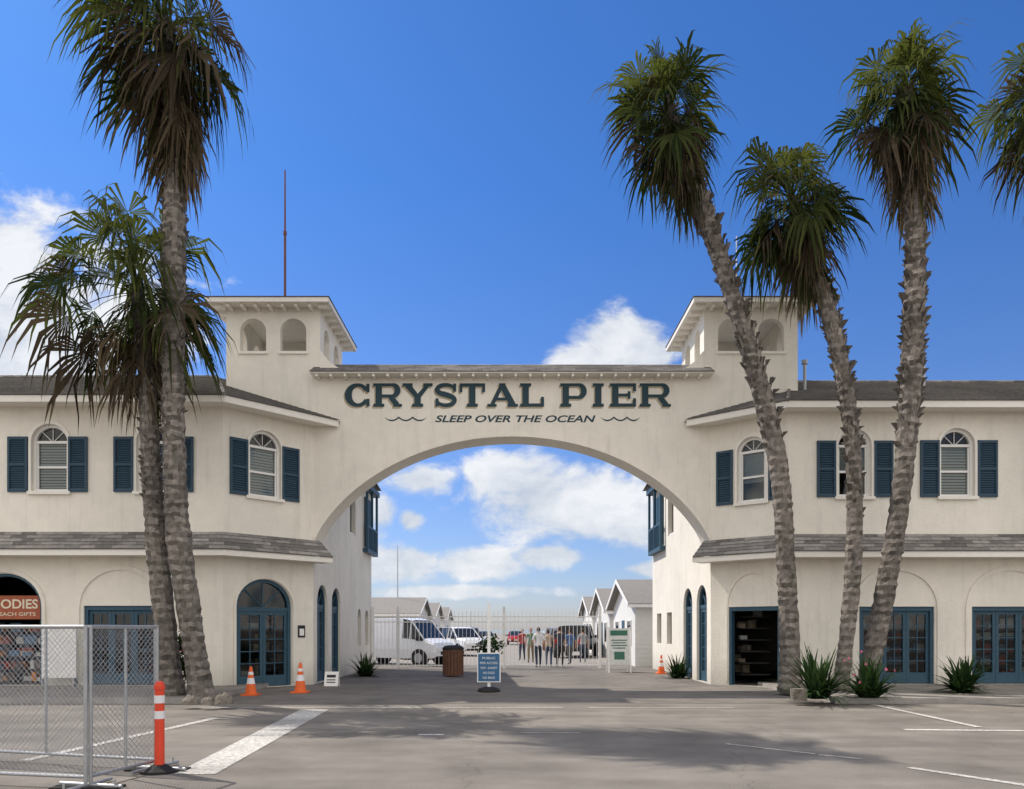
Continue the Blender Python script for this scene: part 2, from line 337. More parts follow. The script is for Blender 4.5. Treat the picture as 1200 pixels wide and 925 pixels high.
def arch_window(F,pl,pr,pyt,pyb,sl=None,sr=None):
    u0,u1=F.u(pl),F.u(pr); pc=(pl+pr)/2; zt=F.z(pc,pyt); zb=F.z(pc,pyb); r=(u1-u0)/2; zs=zt-r*0.95
    hole=archp(u0,u1,zb,zs,zt)
    o,i=archp(u0,u1,zb,zs,zt),archp(u0+.075,u1-.075,zb+.075,zs,zt-.075)
    ringband(win,F,o,i,-.25,-.09,0,True)
    cu=(u0+u1)/2
    win.fbox(F,u0+.075,u1-.075,zs-.035,zs+.035,-.2,-.1,0)
    zm=(zb+zs)/2; win.fbox(F,u0+.075,u1-.075,zm-.03,zm+.03,-.19,-.12,0)
    win.fbox(F,u0+.076,u0+.115,zb+.075,zs-.035,-.185,-.125,0); win.fbox(F,u1-.115,u1-.076,zb+.075,zs-.035,-.185,-.125,0)
    for k in (1,2,3):
        an=math.pi*k/4; d=Vector((math.cos(an),math.sin(an)))
        p=F.pt(cu+d.x*.03,zs+d.y*.03,-.15); q=F.pt(cu+d.x*(r-.08),zs+d.y*(r-.08),-.15); win.tube(p,q,.012,n=5,m=0)
    g=[F.pt(a,b,-.17) for a,b in i]; win.face(g,1)
    nz=16; zbl=zb+ (0.12 if R()<.45 else (zs-zb)*rr(.3,.55))
    for k in range(nz):
        z=zbl+(zs-zbl)*k/nz; win.fbox(F,u0+.09,u1-.09,z,z+(zs-zbl)/nz*.72,-.24,-.225,2)
    trim.fbox(F,u0-.08,u1+.08,zb-.09,zb-.003,0,.09)
    oo=archp(u0-.07,u1+.07,zb,zs,zt+.07);ii=archp(u0,u1,zb,zs,zt)
    ringband(trim,F,oo[1:]+[oo[0]],ii[1:]+[ii[0]],0,.035)
    for s in (sl,sr):
        if s:
            a,b=F.u(s[0]),F.u(s[1]); z0=zb-.02; z1=zs+.12
            shut.fbox(F,a,a+.06,z0,z1,.003,.06);shut.fbox(F,b-.06,b,z0,z1,.003,.06)
            for zz in (z0,(z0+z1)/2-.04,z1-.08): shut.fbox(F,a+.06,b-.06,zz,zz+.08,.003,.056)
            n=22
            for k in range(n):
                z=z0+.08+(z1-z0-.16)*k/n
                shut.mesh([F.pt(a+.06,z,.045),F.pt(b-.06,z,.045),F.pt(b-.06,z+.055,.012),F.pt(a+.06,z+.055,.012)],[(0,1,2,3)],0)
            shut.face([F.pt(a+.06,z0,.008),F.pt(b-.06,z0,.008),F.pt(b-.06,z1,.008),F.pt(a+.06,z1,.008)])
    return hole
def door_unit(F,u0,u1,z0,z1,arch=False,zs=None,rows=5,leaves=2):
    if arch:
        hole=archp(u0,u1,z0,zs,z1); o=archp(u0,u1,z0,zs,z1); i=archp(u0+.09,u1-.09,z0,zs,z1-.09)
        ringband(door,F,o[2:],i[2:],-.24,-.08,0)
        door.fbox(F,u0,u0+.09,z0,zs,-.24,-.08); door.fbox(F,u1-.09,u1,z0,zs,-.24,-.08)
        door.fbox(F,u0+.09,u1-.09,zs-.14,zs-.02,-.22,-.10,0)
        cu=(u0+u1)/2; r=(u1-u0)/2
        for k in (1,2,3):
            an=math.pi*k/4; door.tube(F.pt(cu,zs-.02,-.15),F.pt(cu+math.cos(an)*(r-.08),zs-.02+math.sin(an)*(z1-zs-.08),-.15),.022,n=5)
        door.face([F.pt(a,b,-.16) for a,b in archp(u0+.09,u1-.09,z0+.1,zs,z1-.09)],1); top=zs-.14
    else:
        hole=rect(u0,u1,z0,z1)
        door.fbox(F,u0,u0+.09,z0,z1,-.24,-.05);door.fbox(F,u1-.09,u1,z0,z1,-.24,-.05);door.fbox(F,u0+.09,u1-.09,z1-.12,z1,-.24,-.05)
        top=z1-.12
        door.face([F.pt(u0+.09,z0+.1,-.16),F.pt(u1-.09,z0+.1,-.16),F.pt(u1-.09,top,-.16),F.pt(u0+.09,top,-.16)],1)
    w=(u1-u0-.18)/leaves
    for k in range(leaves):
        a=u0+.09+k*w+.004; b=a+w-.008
        st=.085 if w>.5 else .06
        door.fbox(F,a,a+st,z0+.02,top-.003,-.2,-.12);door.fbox(F,b-st,b,z0+.02,top-.003,-.2,-.12)
        door.fbox(F,a+st,b-st,z0+.02,z0+.32,-.198,-.122); door.fbox(F,a+st,b-st,top-.1,top-.003,-.198,-.122)
        for j in range(1,rows):
            z=z0+.32+(top-.1-z0-.32)*j/rows; door.fbox(F,a+st,b-st,z-.013,z+.013,-.185,-.14)
        c=(a+b)/2; door.fbox(F,c-.012,c+.012,z0+.32,top-.1,-.184,-.139)
    return hole
good.mats+= [mat('goods_red',(.35,.06,.03),.7),mat('goods_orange',(.5,.2,.05),.7),mat('goods_blue',(.08,.16,.25),.7),mat('goods_white',(.55,.54,.5),.7)]
def goods(F,u0,u1,z0,z1,dist=1.6,n=26,cols=(0,0,0,5)):
    for k in range(n):
        a=rr(u0,u1-.2); z=z0+.35*int(rr(0,(z1-z0)/.35)); d=rr(dist*.6,dist)
        good.fbox(F,a,a+rr(.1,.35),z,z+rr(.1,.28),-d-.2,-d,random.choice(cols),R())
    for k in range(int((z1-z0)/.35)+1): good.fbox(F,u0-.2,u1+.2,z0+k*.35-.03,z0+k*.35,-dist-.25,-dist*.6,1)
def blind_arch(F,u0,u1,zs,zt,w=.13):
    o=archp(u0-w,u1+w,zs,zs,zt+w)[2:]; i=archp(u0,u1,zs,zs,zt)[2:]
    ringband(wallsM,F,o,i,-.01,.05,0)
    for s in ((u0-w,u0),(u1,u1+w)): wallsM.fbox(F,s[0],s[1],.12,zs,-.01,.05)

ZT=7.8
LP=[(-30,21.0),(-7.9,21.0),(-5.95,23.0)]
RP=[(5.95,23.0),(7.74,21.5),(30,21.5)]
F=Fr(LP[0],LP[1]); h=[]
h.append(arch_window(F,37,80,497,576,(10,33),(81,103)))
h.append(arch_window(F,160,203,497,576,(134,157),(205,227)))
h.append(arch_window(F,-86,-43,497,576,(-112,-89),(-40,-18)))
u0,u1=F.u(98),F.u(185); z1=F.z(140,710); hd_=door_unit(F,u0,u1,.125,z1,leaves=3); h.append(hd_); goods(F,u0,u1,.3,z1)
blind_arch(F,F.u(94),F.u(189),F.z(140,712),F.z(140,668))
u0,u1=F.u(-38),F.u(49); zs=F.z(5,712); zt=F.z(5,672)
h.append(archp(u0,u1,.125,zs,zt)); goods(F,u0,u1,.2,2.4,.9,90,(0,2,3,3,4,5))
ringband(door,F,archp(u0,u1,.12,zs,zt)[1:],archp(u0+.08,u1-.08,.12,zs,zt-.08)[1:],-.22,-.06,0)
good.mats.append(mat('sign_board_red',(0.36,0.10,0.05),0.6,0.15,6)); SI=len(good.mats)-1
good.fbox(F,u0+.12,u1-.12,zs-.32,zs+.33,-.20,-.16,SI)
CRM=mat('sign_cream_lettering',(0.75,0.68,0.52),.7)
text_obj('shop_sign_lettering','GOODIES',F,F.u(6),zs+.1,1.6,.26,CRM,-.155,0,BLD,.02)
text_obj('shop_sign_small_lettering','BEACH GIFTS',F,F.u(14),zs-.18,1.1,.1,CRM,-.155,0,BLD,.01)
blind_arch(F,u0-.02,u1+.02,zs,zt+.03,.1)
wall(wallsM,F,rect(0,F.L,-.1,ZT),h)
F=Fr(LP[1],LP[2]); h=[arch_window(F,291,329,505,583,(269,290),(330,350))]
u0,u1=F.u(277),F.u(342); h.append(door_unit(F,u0,u1,.02,F.z(310,679),True,F.z(310,711))); goods(F,u0,u1,.3,2.3)
blind_arch(F,u0-.02,u1+.02,F.z(310,711),F.z(310,679)+.02,.07)
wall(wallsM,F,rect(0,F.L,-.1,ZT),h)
PLQ=mat('black_plaque',(0.02,0.02,0.02),0.4)
pm=MB([PLQ,WHITE]); pa,pb=F.u(349),F.u(357); pm.fbox(F,pa,pb,F.z(353,747),F.z(353,733),0,.03,0); pm.fbox(F,pa+.04,pb-.04,F.z(353,745),F.z(353,737),.03,.034,1); pm.build('door_plaque',BLD)
F=Fr((-5.95,23),(-5.95,32.5)); h=[]
for a,b in ((.45,1.75),(2.35,3.65)): h.append(door_unit(F,a,b,.02,3.05,True,2.45))
goods(F,.4,3.6,.3,2.2)
h.append(archp(6.6,7.3,1.0,2.1,2.45)); door.face([F.pt(a,b,-.15) for a,b in h[-1]],1)
h.append(archp(8.1,8.8,1.0,2.1,2.45)); door.face([F.pt(a,b,-.15) for a,b in h[-1]],1)
h.append(rect(5.2,6.2,5.2,6.8)); win.fbox(F,5.2,6.2,5.2,5.28,-.2,-.05);win.fbox(F,5.2,6.2,6.72,6.8,-.2,-.05);win.face([F.pt(5.2,5.2,-.15),F.pt(6.2,5.2,-.15),F.pt(6.2,6.8,-.15),F.pt(5.2,6.8,-.15)],1)
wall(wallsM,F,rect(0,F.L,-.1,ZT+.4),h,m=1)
F=Fr((5.95,32.5),(5.95,23)); h=[]; Lr=F.L
for a,b in ((Lr-1.75,Lr-.45),(Lr-3.65,Lr-2.35)): h.append(door_unit(F,a,b,.02,3.05,True,2.45))
goods(F,Lr-3.6,Lr-.4,.3,2.2)
for a in (1.0,3.0): h.append(rect(a,a+.9,1.1,2.3)); door.face([F.pt(p,q,-.15) for p,q in h[-1]],1)
h.append(rect(3.2,4.2,5.2,6.8)); win.fbox(F,3.2,4.2,5.2,5.28,-.2,-.05);win.fbox(F,3.2,4.2,6.72,6.8,-.2,-.05);win.face([F.pt(3.2,5.2,-.15),F.pt(4.2,5.2,-.15),F.pt(4.2,6.8,-.15),F.pt(3.2,6.8,-.15)],1)
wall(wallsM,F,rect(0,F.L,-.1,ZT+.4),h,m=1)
F=Fr(RP[0],RP[1]); h=[arch_window(F,864,898,512,588,(840,859),(901,918))]
u0,u1=F.u(854),F.u(914); z1=F.z(884,711); h.append(rect(u0,u1,.02,z1))
door.fbox(F,u0,u0+.08,.02,z1,-.24,-.03);door.fbox(F,u1-.08,u1,.02,z1,-.24,-.03);door.fbox(F,u0+.08,u1-.08,z1-.12,z1,-.24,-.03)
blind_arch(F,u0-.02,u1+.0,F.z(884,711),F.z(884,672),.07)
wall(wallsM,F,rect(0,F.L,-.1,ZT),h)
F=Fr(RP[1],RP[2]); h=[]
h.append(arch_window(F,981,1021,503,582,(957,979),(1024,1046)))
h.append(arch_window(F,1101,1142,502,582,(1078,1100),(1145,1168)))
h.append(arch_window(F,1225,1266,502,582,(1202,1224),(1268,1290)))
for a,b in ((1007,1095),(1139,1228)):
    u0,u1=F.u(a),F.u(b); z1=F.z(a,711); h.append(door_unit(F,u0,u1,.125,z1,leaves=3)); blind_arch(F,u0-.06,u1+.06,z1-.03,F.z(a,669)); goods(F,u0,u1,.3,z1,.8,80,(0,5,4,2))
wall(wallsM,F,rect(0,F.L,-.1,ZT),h)
for s in(-1,1):
    Fb=Fr((s*30,32.5),(s*5.95,32.5)) if s>0 else Fr((-5.95,32.5),(-30,32.5))
    wall(wallsM,Fb,rect(0,Fb.L,-.1,ZT+.6),[],.2)
    Fo=Fr((30,21.4),(30,32.5)) if s>0 else Fr((-30,32.5),(-30,21))
    wall(wallsM,Fo,rect(0,Fo.L,-.1,ZT+.2),[],.2)
    y0=21.3 if s<0 else 21.8
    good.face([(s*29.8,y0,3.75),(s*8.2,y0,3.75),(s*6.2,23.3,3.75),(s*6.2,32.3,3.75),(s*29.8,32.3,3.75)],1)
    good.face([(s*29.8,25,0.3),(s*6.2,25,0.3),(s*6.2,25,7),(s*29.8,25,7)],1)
def ext(path,where,e):
    p=list(path)
    if where=='end': d=Vector((p[-1][0]-p[-2][0],p[-1][1]-p[-2][1])).normalized(); p[-1]=(p[-1][0]+d.x*e,p[-1][1]+d.y*e)
    else: d=Vector((p[0][0]-p[1][0],p[0][1]-p[1][1])).normalized(); p[0]=(p[0][0]+d.x*e,p[0][1]+d.y*e)
    return p
for path,wh,sg in ((LP,'end',-1),(RP,'start',1)):
    P=ext(path,wh,.48)
    band(P,7.70,7.88,.62,.05,trim); 
    e=offpath(P,.66); t=offpath(P,.66-4.8)
    for i in range(2): shingles(up(e[i],7.885),up(e[i+1],7.885),up(t[i],9.9),up(t[i+1],9.9))
    a=offpath(P,.57); b=offpath(P,-.1)
    for i in range(2): trim.face([up(a[i],7.74),up(a[i+1],7.74),up(b[i+1],7.74),up(b[i],7.74)])
    TA=t[1]; T0=t[0] if sg<0 else t[2]; TB=t[2] if sg<0 else t[0]; EB=e[2] if sg<0 else e[0]
    r1=Vector((sg*5.6,33,7.6)); r0=Vector((sg*30.5,33,7.6))
    roof.face([up(T0,9.9),up(TA,9.9),r1,r0]); roof.face([up(TA,9.9),up(TB,9.9),r1]); roof.face([up(TB,9.9),up(EB,7.86),r1])
    for (A_,B_) in((up(T0,9.92),up(TA,9.92)),(up(TA,9.92),up(e[1],7.91))):
        n_=max(2,int((B_-A_).length/.3))
        for k in range(n_): roof.tube(A_.lerp(B_,k/n_),A_.lerp(B_,(k+1.05)/n_),.05,.06,5,0,R())
    P=ext(path,wh,.22)
    e=offpath(P,.74); t=offpath(P,.0)
    for i in range(2):
        shingles(up(e[i],3.78),up(e[i+1],3.78),up(t[i],4.32),up(t[i+1],4.32),5)
    band(P,3.62,3.775,.70,.05,trim)
    a=offpath(P,.65); b=offpath(P,0)
    for i in range(2): trim.face([up(a[i],3.64),up(a[i+1],3.64),up(b[i+1],3.64),up(b[i],3.64)])
    k=-1 if sg<0 else 0
    trim.face([up(e[k],3.63),up(t[k],3.63),up(t[k],4.3),up(e[k],3.77)])
# ---- arch wall
AS=5.95; z_sp=4.1; z_ap=7.43
def arcz(x):
    el=z_sp+(z_ap-z_sp)*math.sqrt(max(0,1-(x/AS)**2))
    rc=(AS**2+(z_ap-z_sp)**2)/(2*(z_ap-z_sp)); ci=z_ap-rc+math.sqrt(rc*rc-x*x)
    return 0.42*el+0.58*ci
arc=[]
n=64
for i in range(n+1):
    th=math.pi*(1-i/n); x=AS*math.cos(th); arc.append((x,arcz(x)))
TW=8.56
FA=Fr((0,23.0),(1,23.0))
outer=[(-TW,4.0),(-AS,4.0)]+arc[0:]+[(AS,4.0),(TW,4.0),(TW,9.2),(-TW,9.2)]
wall(wallsM,FA,outer,[],.95)
for i in range(n):
    a=arc[i];b=arc[i+1]; wallsM.face([FA.pt(a[0],a[1],0),FA.pt(b[0],b[1],0),FA.pt(b[0],b[1],-.95),FA.pt(a[0],a[1],-.95)])
am=[(x,z) for x,z in arc]; 
def offs(k):
    o=[]
    for i,(x,z) in enumerate(am):
        j0=max(0,i-1);j1=min(n,i+1); tx=am[j1][0]-am[j0][0];tz=am[j1][1]-am[j0][1];l=math.hypot(tx,tz); o.append((x-tz/l*k,z+tx/l*k))
    return o
sub=slice(3,n-2)
ringband(wallsM,FA,offs(.10)[sub],offs(.0)[sub],-.01,.02)
x0,x1=-5.95,5.95
shingles(Vector((x0,22.55,9.24)),Vector((x1,22.55,9.24)),Vector((x0,23.45,9.74)),Vector((x1,23.45,9.74)),6)
shingles(Vector((x1,24.35,9.24)),Vector((x0,24.35,9.24)),Vector((x1,23.45,9.74)),Vector((x0,23.45,9.74)),6)
trim.box(x0,x1,22.58,24.32,9.203,9.235)
k=x0+.15
while k<x1: trim.box(k,k+.07,22.62,22.998,9.12,9.2); k+=.42
trim.face([(x0,22.56,9.24),(x0,24.34,9.24),(x0,23.45,9.73)]); trim.face([(x1,22.56,9.24),(x1,24.34,9.24),(x1,23.45,9.73)])
# ---- towers
for sg in(-1,1):
    xa,xb=(-8.56,-5.75) if sg<0 else (5.75,8.56)
    ZR=11.28
    def tower_wall(P0,P1,ops,zb=9.2):
        F=Fr(P0,P1); wall(wallsM,F,rect(0,F.L,zb,ZR),[archp(a,b,9.98,10.58,10.58+(b-a)/2) for a,b in ops],.22)
        for a,b in ops: trim.fbox(F,a-.05,b+.05,9.9,9.977,0,.05)
    tower_wall((xa,23.0),(xb,23.0),[(.42,1.2),(1.62,2.4)])
    tower_wall((xb,26),(xa,26),[(.42,1.2),(1.62,2.4)],8.4)
    tower_wall((xb,23),(xb,26),[(.5,1.2),(1.8,2.5)],8.4)
    tower_wall((xa,26),(xa,23),[(.5,1.2),(1.8,2.5)],8.4)
    wallsM.face([(xa+.05,23.05,9.6),(xb-.05,23.05,9.6),(xb-.05,25.95,9.6),(xa+.05,25.95,9.6)])
    xs=xb if sg<0 else xa; d=-sg
    pr=[(xs,9.2),(xs+d*.75,9.2),(xs+d*.72,9.42),(xs+d*.5,9.52),(xs+d*.25,9.7),(xs+d*.06,9.95),(xs,10.0)]
    for yy in(22.99,23.9): wallsM.face([(x,yy,z) for x,z in pr])
    for i in range(1,len(pr)-1): wallsM.face([(pr[i][0],22.99,pr[i][1]),(pr[i+1][0],22.99,pr[i+1][1]),(pr[i+1][0],23.9,pr[i+1][1]),(pr[i][0],23.9,pr[i][1])])
    ov=.5; a,b,c,d2=xa-ov+.1,xb+ov-.15,22.5,26.5
    trim.box(a,b,c,d2,11.285,11.31)
    trim.box(a-.03,b+.03,c-.03,c-.002,11.25,11.38); trim.box(a-.03,b+.03,d2+.002,d2+.03,11.25,11.38); trim.box(a-.03,a-.002,c,d2,11.25,11.38); trim.box(b+.002,b+.03,c,d2,11.25,11.38)
    for k in range(8):
        yk=c+.2+k*.5; trim.box(xa-.32,xa-.003,yk,yk+.08,11.17,11.283); trim.box(xb+.003,xb+.28,yk,yk+.08,11.17,11.283)
    for k in range(7):
        xk=xa+.15+k*.4; trim.box(xk,xk+.08,22.6,22.997,11.17,11.283)
    ap=Vector(((a+b)/2,(c+d2)/2,11.95)); C=[Vector((a-.05,c-.05,11.385)),Vector((b+.05,c-.05,11.385)),Vector((b+.05,d2+.05,11.385)),Vector((a-.05,d2+.05,11.385))]
    for i in range(4): shingles(C[i],C[(i+1)%4],ap+Vector((0,0,0)),ap,6)
wallsM.build('stucco_walls',BLD); trim.build('trim',BLD); roof.build('shingle_roofs',BLD); win.build('arched_windows',BLD); shut.build('shutters',BLD); door.build('french_doors',BLD); good.build('interior_fittings',BLD)
bal=MB([TEAL,WHITE])
for s,y0,y1 in((-1,30.6,32.9),(1,29.8,32.4)):
    xw=s*5.95; xo=s*5.74
    bal.box(min(xw-s*.001,xo),max(xw-s*.001,xo),y0,y1,4.75,4.9,0); bal.box(min(xw,xo-s*.06),max(xw,xo-s*.06),y0-.1,y1+.1,7.3,7.5,0)
    for yy in (y0,(y0+y1)/2-.05,y1-.1): bal.box(min(xo,xo+s*.09),max(xo,xo+s*.09),yy,yy+.1,4.9,7.3,0)
    bal.box(min(xo,xo+s*.06),max(xo,xo+s*.06),y0+.1,y1-.1,5.75,5.83,0)
    k=y0+.15
    while k<y1-.15: bal.box(min(xo,xo+s*.03),max(xo,xo+s*.03),k,k+.03,4.9,5.75,0); k+=.14
    bal.box(min(xw-s*.02,xw-s*.06),max(xw-s*.02,xw-s*.06),y0+.3,y1-.3,5.0,7.0,0)
bal.build('balconies',BLD)
mb=MB([METAL]); x=X(943,23.3); mb.tube((x,23.3,8.8),(x,23.3,9.7),.05); mb.tube((x,23.3,9.7),(x,23.3,9.82),.09); x=X(1082,24.5); mb.tube((x,24.5,9.2),(x,24.5,10.15),.06); mb.build('vent_pipes',BLD)
mb=MB([mat('rusty_mast',(0.16,0.07,0.06),0.7)]); x=X(334,24.5); mb.tube((x,24.5,11.8),(x,24.5,14.3),.04); mb.tube((x,24.5,14.3),(x,24.5,16.3),.032,.024); mb.tube((x,24.5,14.25),(x,24.5,14.35),.06); mb.build('antenna_mast')
mb=MB([WHITE]); x=X(863,24.5); mb.tube((x,24.5,11.8),(x,24.5,14.2),.022,.012); mb.build('whip_antenna')

# ---------------- pier name sign ----------------
SG=empty('pier_name_sign')
INK=mat('sign_dark_navy',(0.020,0.052,0.068),0.6,0.1,8); GOLD=mat('sign_tan_shadow',(0.42,0.36,0.25),0.6,0.1,8)
def ribbon(pts,ws):
    out=[];n=len(pts)
    for i in range(n-1):
        def nrm(k):
            a=pts[max(0,k-1)];b=pts[min(n-1,k+1)];dx=b[0]-a[0];dy=b[1]-a[1];l=math.hypot(dx,dy);return(-dy/l,dx/l)
        n0=nrm(i);n1=nrm(i+1);w0=ws[i]/2;w1=ws[i+1]/2
        p=pts[i];q=pts[i+1]
        out.append([(p[0]-n0[0]*w0,p[1]-n0[1]*w0),(q[0]-n1[0]*w1,q[1]-n1[1]*w1),(q[0]+n1[0]*w1,q[1]+n1[1]*w1),(p[0]+n0[0]*w0,p[1]+n0[1]*w0)])
    return out
def bx(a,b,c,d): return [[(a,c),(b,c),(b,d),(a,d)]]
S=.27
def glyph(ch,w):
    P=[]
    def stem(x,lo=0,hi=1,sb=True,st=True,sw=.1):
        P.append(bx(x-S/2,x+S/2,lo+(.13 if sb else 0),hi-(.13 if st else 0)))
        if sb:P.append(bx(x-S/2-sw,x+S/2+sw,0,.13))
        if st:P.append(bx(x-S/2-sw,x+S/2+sw,.87,1))
    if ch=='C':
        pts=[];ws=[]
        for k in range(31):
            a=math.radians(28+304*k/30); pts.append((w*.5+(w*.5-.12)*math.cos(a),.5+.43*math.sin(a))); ws.append(.14+(.16*abs(math.cos(a))**1.5 if math.cos(a)<0 else .04*abs(math.cos(a))))
        P.append(ribbon(pts,ws)); P.append(bx(w-.17,w-.03,.62,.98)); P.append(bx(w-.17,w-.03,.02,.34))
    if ch=='S':
        pts=[];ws=[]
        for k in range(17):
            a=math.radians(5+255*k/16); pts.append((w*.5+(w*.5-.12)*math.cos(a),.735+.2*math.sin(a))); ws.append(.13+.1*k/16)
        for k in range(1,17):
            a=math.radians(80-255*k/16); pts.append((w*.5+(w*.5-.12)*math.cos(a),.275+.21*math.sin(a))); ws.append(.23-.1*k/16)
        P.append(ribbon(pts,ws)); P.append(bx(w-.18,w-.05,.64,.99)); P.append(bx(.05,.18,.01,.36))
    if ch in'RP':
        x=.12+S/2; stem(x)
        pts=[(x+.1,.935)];ws=[.13]; lo=.46 if ch=='R' else .40; c=(.935+lo)/2; ry=(.935-lo)/2; xc=w-.38 if ch=='P' else w-.42
        pts.append((xc,.935));ws.append(.13)
        for k in range(1,12):
            a=math.radians(90-180*k/12); pts.append((xc+.24*math.cos(a),c+ry*math.sin(a))); ws.append(.13+.12*math.cos(a))
        pts+=[(xc,lo),(x+.1,lo)];ws+=[.13,.13]
        P.append(ribbon(pts,ws))
        if ch=='R':
            P.append(ribbon([(xc-.06,lo-.03),(w-.2,.07)],[.22,.24])); P.append(bx(w-.36,w,0,.12))
    if ch=='Y':
        P.append(ribbon([(.2,.93),(w/2,.40)],[.25,.2])); P.append(ribbon([(w-.2,.93),(w/2,.40)],[.16,.2]))
        P.append(bx(w/2-S/2,w/2+S/2,.13,.47)); P.append(bx(w/2-S/2-.1,w/2+S/2+.1,0,.13)); P.append(bx(0,.42,.87,1)); P.append(bx(w-.4,w,.87,1))
    if ch=='T':
        stem(w/2,0,1,True,False); P.append(bx(.02,w-.02,.86,1)); P.append(bx(.02,.14,.62,.87)); P.append(bx(w-.14,w-.02,.62,.87))
    if ch=='A':
        P.append(ribbon([(.2,.07),(w/2-.02,.95)],[.15,.17])); P.append(ribbon([(w-.22,.07),(w/2-.03,.95)],[.27,.25])); P.append(bx(.28,w-.3,.27,.39)); P.append(bx(0,.4,0,.12)); P.append(bx(w-.44,w,0,.12)); P.append(bx(w/2-.16,w/2+.12,.92,1))
    if ch=='L':
        stem(.12+S/2); P.append(bx(.12+S,w-.02,.001,.14)); P.append(bx(w-.15,w-.02,.14,.42))
    if ch=='E':
        stem(.12+S/2); P.append(bx(.12+S,w-.03,.001,.14));P.append(bx(.12+S,w-.03,.86,.999));P.append(bx(.12+S,w-.28,.44,.56));P.append(bx(w-.16,w-.03,.14,.36));P.append(bx(w-.16,w-.03,.66,.86));P.append(bx(w-.38,w-.27,.34,.66))
    if ch=='I': stem(w/2)
    return P
letters=[('C',405,434),('R',437,471),('Y',472,507),('S',509,536),('T',538,569),('A',571,607),('L',609,638),('P',656,688),('I',691,711),('E',714,746),('R',749,786)]
ls=MB([GOLD,INK]); Hc=.70; zb=Z(477,23)
for ch,a,b in letters:
    x0=X(a,23);x1=X(b,23); w=(x1-x0)/Hc
    for layer,(ox,oz,oo,mi) in enumerate(((-.04,-.05,.004,0),(0,0,.016,1))):
        for i,part in enumerate(glyph(ch,w)):
            for quad in part:
                o=oo+i*.0012
                ls.face([FA.pt(x0+p*Hc+ox,zb+q*Hc+oz,o) for p,q in quad],mi)
ls.build('name_lettering',SG)
text_obj('tagline_lettering','SLEEP OVER THE OCEAN',FA,X(604,23),Z(491,23),X(698,23)-X(510,23),.21,INK,.006,.25,SG,.022)
wv=MB([INK])
for a,b in((451,500),(704,750)):
    x0,x1=X(a,23),X(b,23); pts=[];ws=[]
    for k in range(61):
        t=k/60; ph=t*3.0; y=.10*(abs(math.sin(math.pi*ph))**.8); pts.append((x0+(x1-x0)*t,Z(493,23)+.10-y)); ws.append(.038*min(1,8*t,8*(1-t))+.004)
    for qd in ribbon(pts,ws): wv.face([FA.pt(p,q,.006) for p,q in qd])
wv.build('wave_ornaments',SG)

# ---------------- palms ----------------
def catmull(P,n):
    out=[];Q=[P[0]*2-P[1]]+P+[P[-1]*2-P[-2]]
    for i in range(1,len(Q)-2):
        for k in range(n):
            t=k/n;a,b,c,d=Q[i-1],Q[i],Q[i+1],Q[i+2]
            out.append(.5*((2*b)+(c-a)*t+(2*a-5*b+4*c-d)*t*t+(3*b-a-3*c+d)*t**3))
    out.append(P[-1]); return out
UPV=Vector((0,0,1))
def frond(mb,orig,d0,Lp,Rf,droop,m,tint,nseg=20,spread=100,wind=Vector((0,0,0)),ragged=.13):
    d=d0.normalized(); side=d.cross(UPV)
    if side.length<.05: side=Vector((1,0,0))
    side.normalize()
    p=orig.copy(); w=.028; steps=4
    roll=rr(-.9,.9)
    for k in range(steps):
        q=p+d*(Lp/steps); mb.face([p-side*w,p+side*w,q+side*w*.8,q-side*w*.8],m,tint*.6)
        p=q; d=(d+Vector((0,0,-droop*.16))+wind*.06).normalized()
    side=d.cross(UPV)
    if side.length<.05: side=Vector((1,0,0))
    side.normalize(); nrm=side.cross(d).normalized()
    side=(side*math.cos(roll)+nrm*math.sin(roll)).normalized(); nrm=side.cross(d).normalized()
    ds=math.radians(spread)*2/nseg; fold=rr(.15,.7)
    def dirn(a): return (d*math.cos(a)+side*math.sin(a)+nrm*fold*abs(math.sin(a))).normalized()
    for k in range(nseg):
        if R()<ragged: continue
        a0=-math.radians(spread)+k*ds; a1=a0+ds; am_=(a0+a1)/2
        ln=Rf*(.72+.28*math.cos(am_))*rr(.75,1.15); rm=ln*rr(.38,.54)
        A=p+dirn(a0)*.04;B=p+dirn(a1)*.04
        C=p+dirn(a1-.1*ds)*rm+Vector((0,0,-droop*.06*rm)); D=p+dirn(a0+.1*ds)*rm+Vector((0,0,-droop*.06*rm))
        t=min(1,max(0,tint+rr(-.2,.2)))
        mb.face([A,B,C,D],m,t)
        dm=(dirn(am_)+Vector((rr(-.15,.15),rr(-.15,.15),rr(-.15,.1)))).normalized(); m1=p+dm*(rm+(ln-rm)*.5)+Vector((0,0,-droop*.26*ln))+wind*.2*ln; hw=rm*ds*.3; sd=(C-D).normalized()*hw
        mb.face([D,C,m1+sd*.7,m1-sd*.7],m,t)
        tip=m1+(dm*.45+Vector((0,0,-1))*droop*1.0+wind*.5).normalized()*(ln-rm)*.65
        mb.face([m1-sd*.7,m1+sd*.7,tip],m,min(1,t+.12))
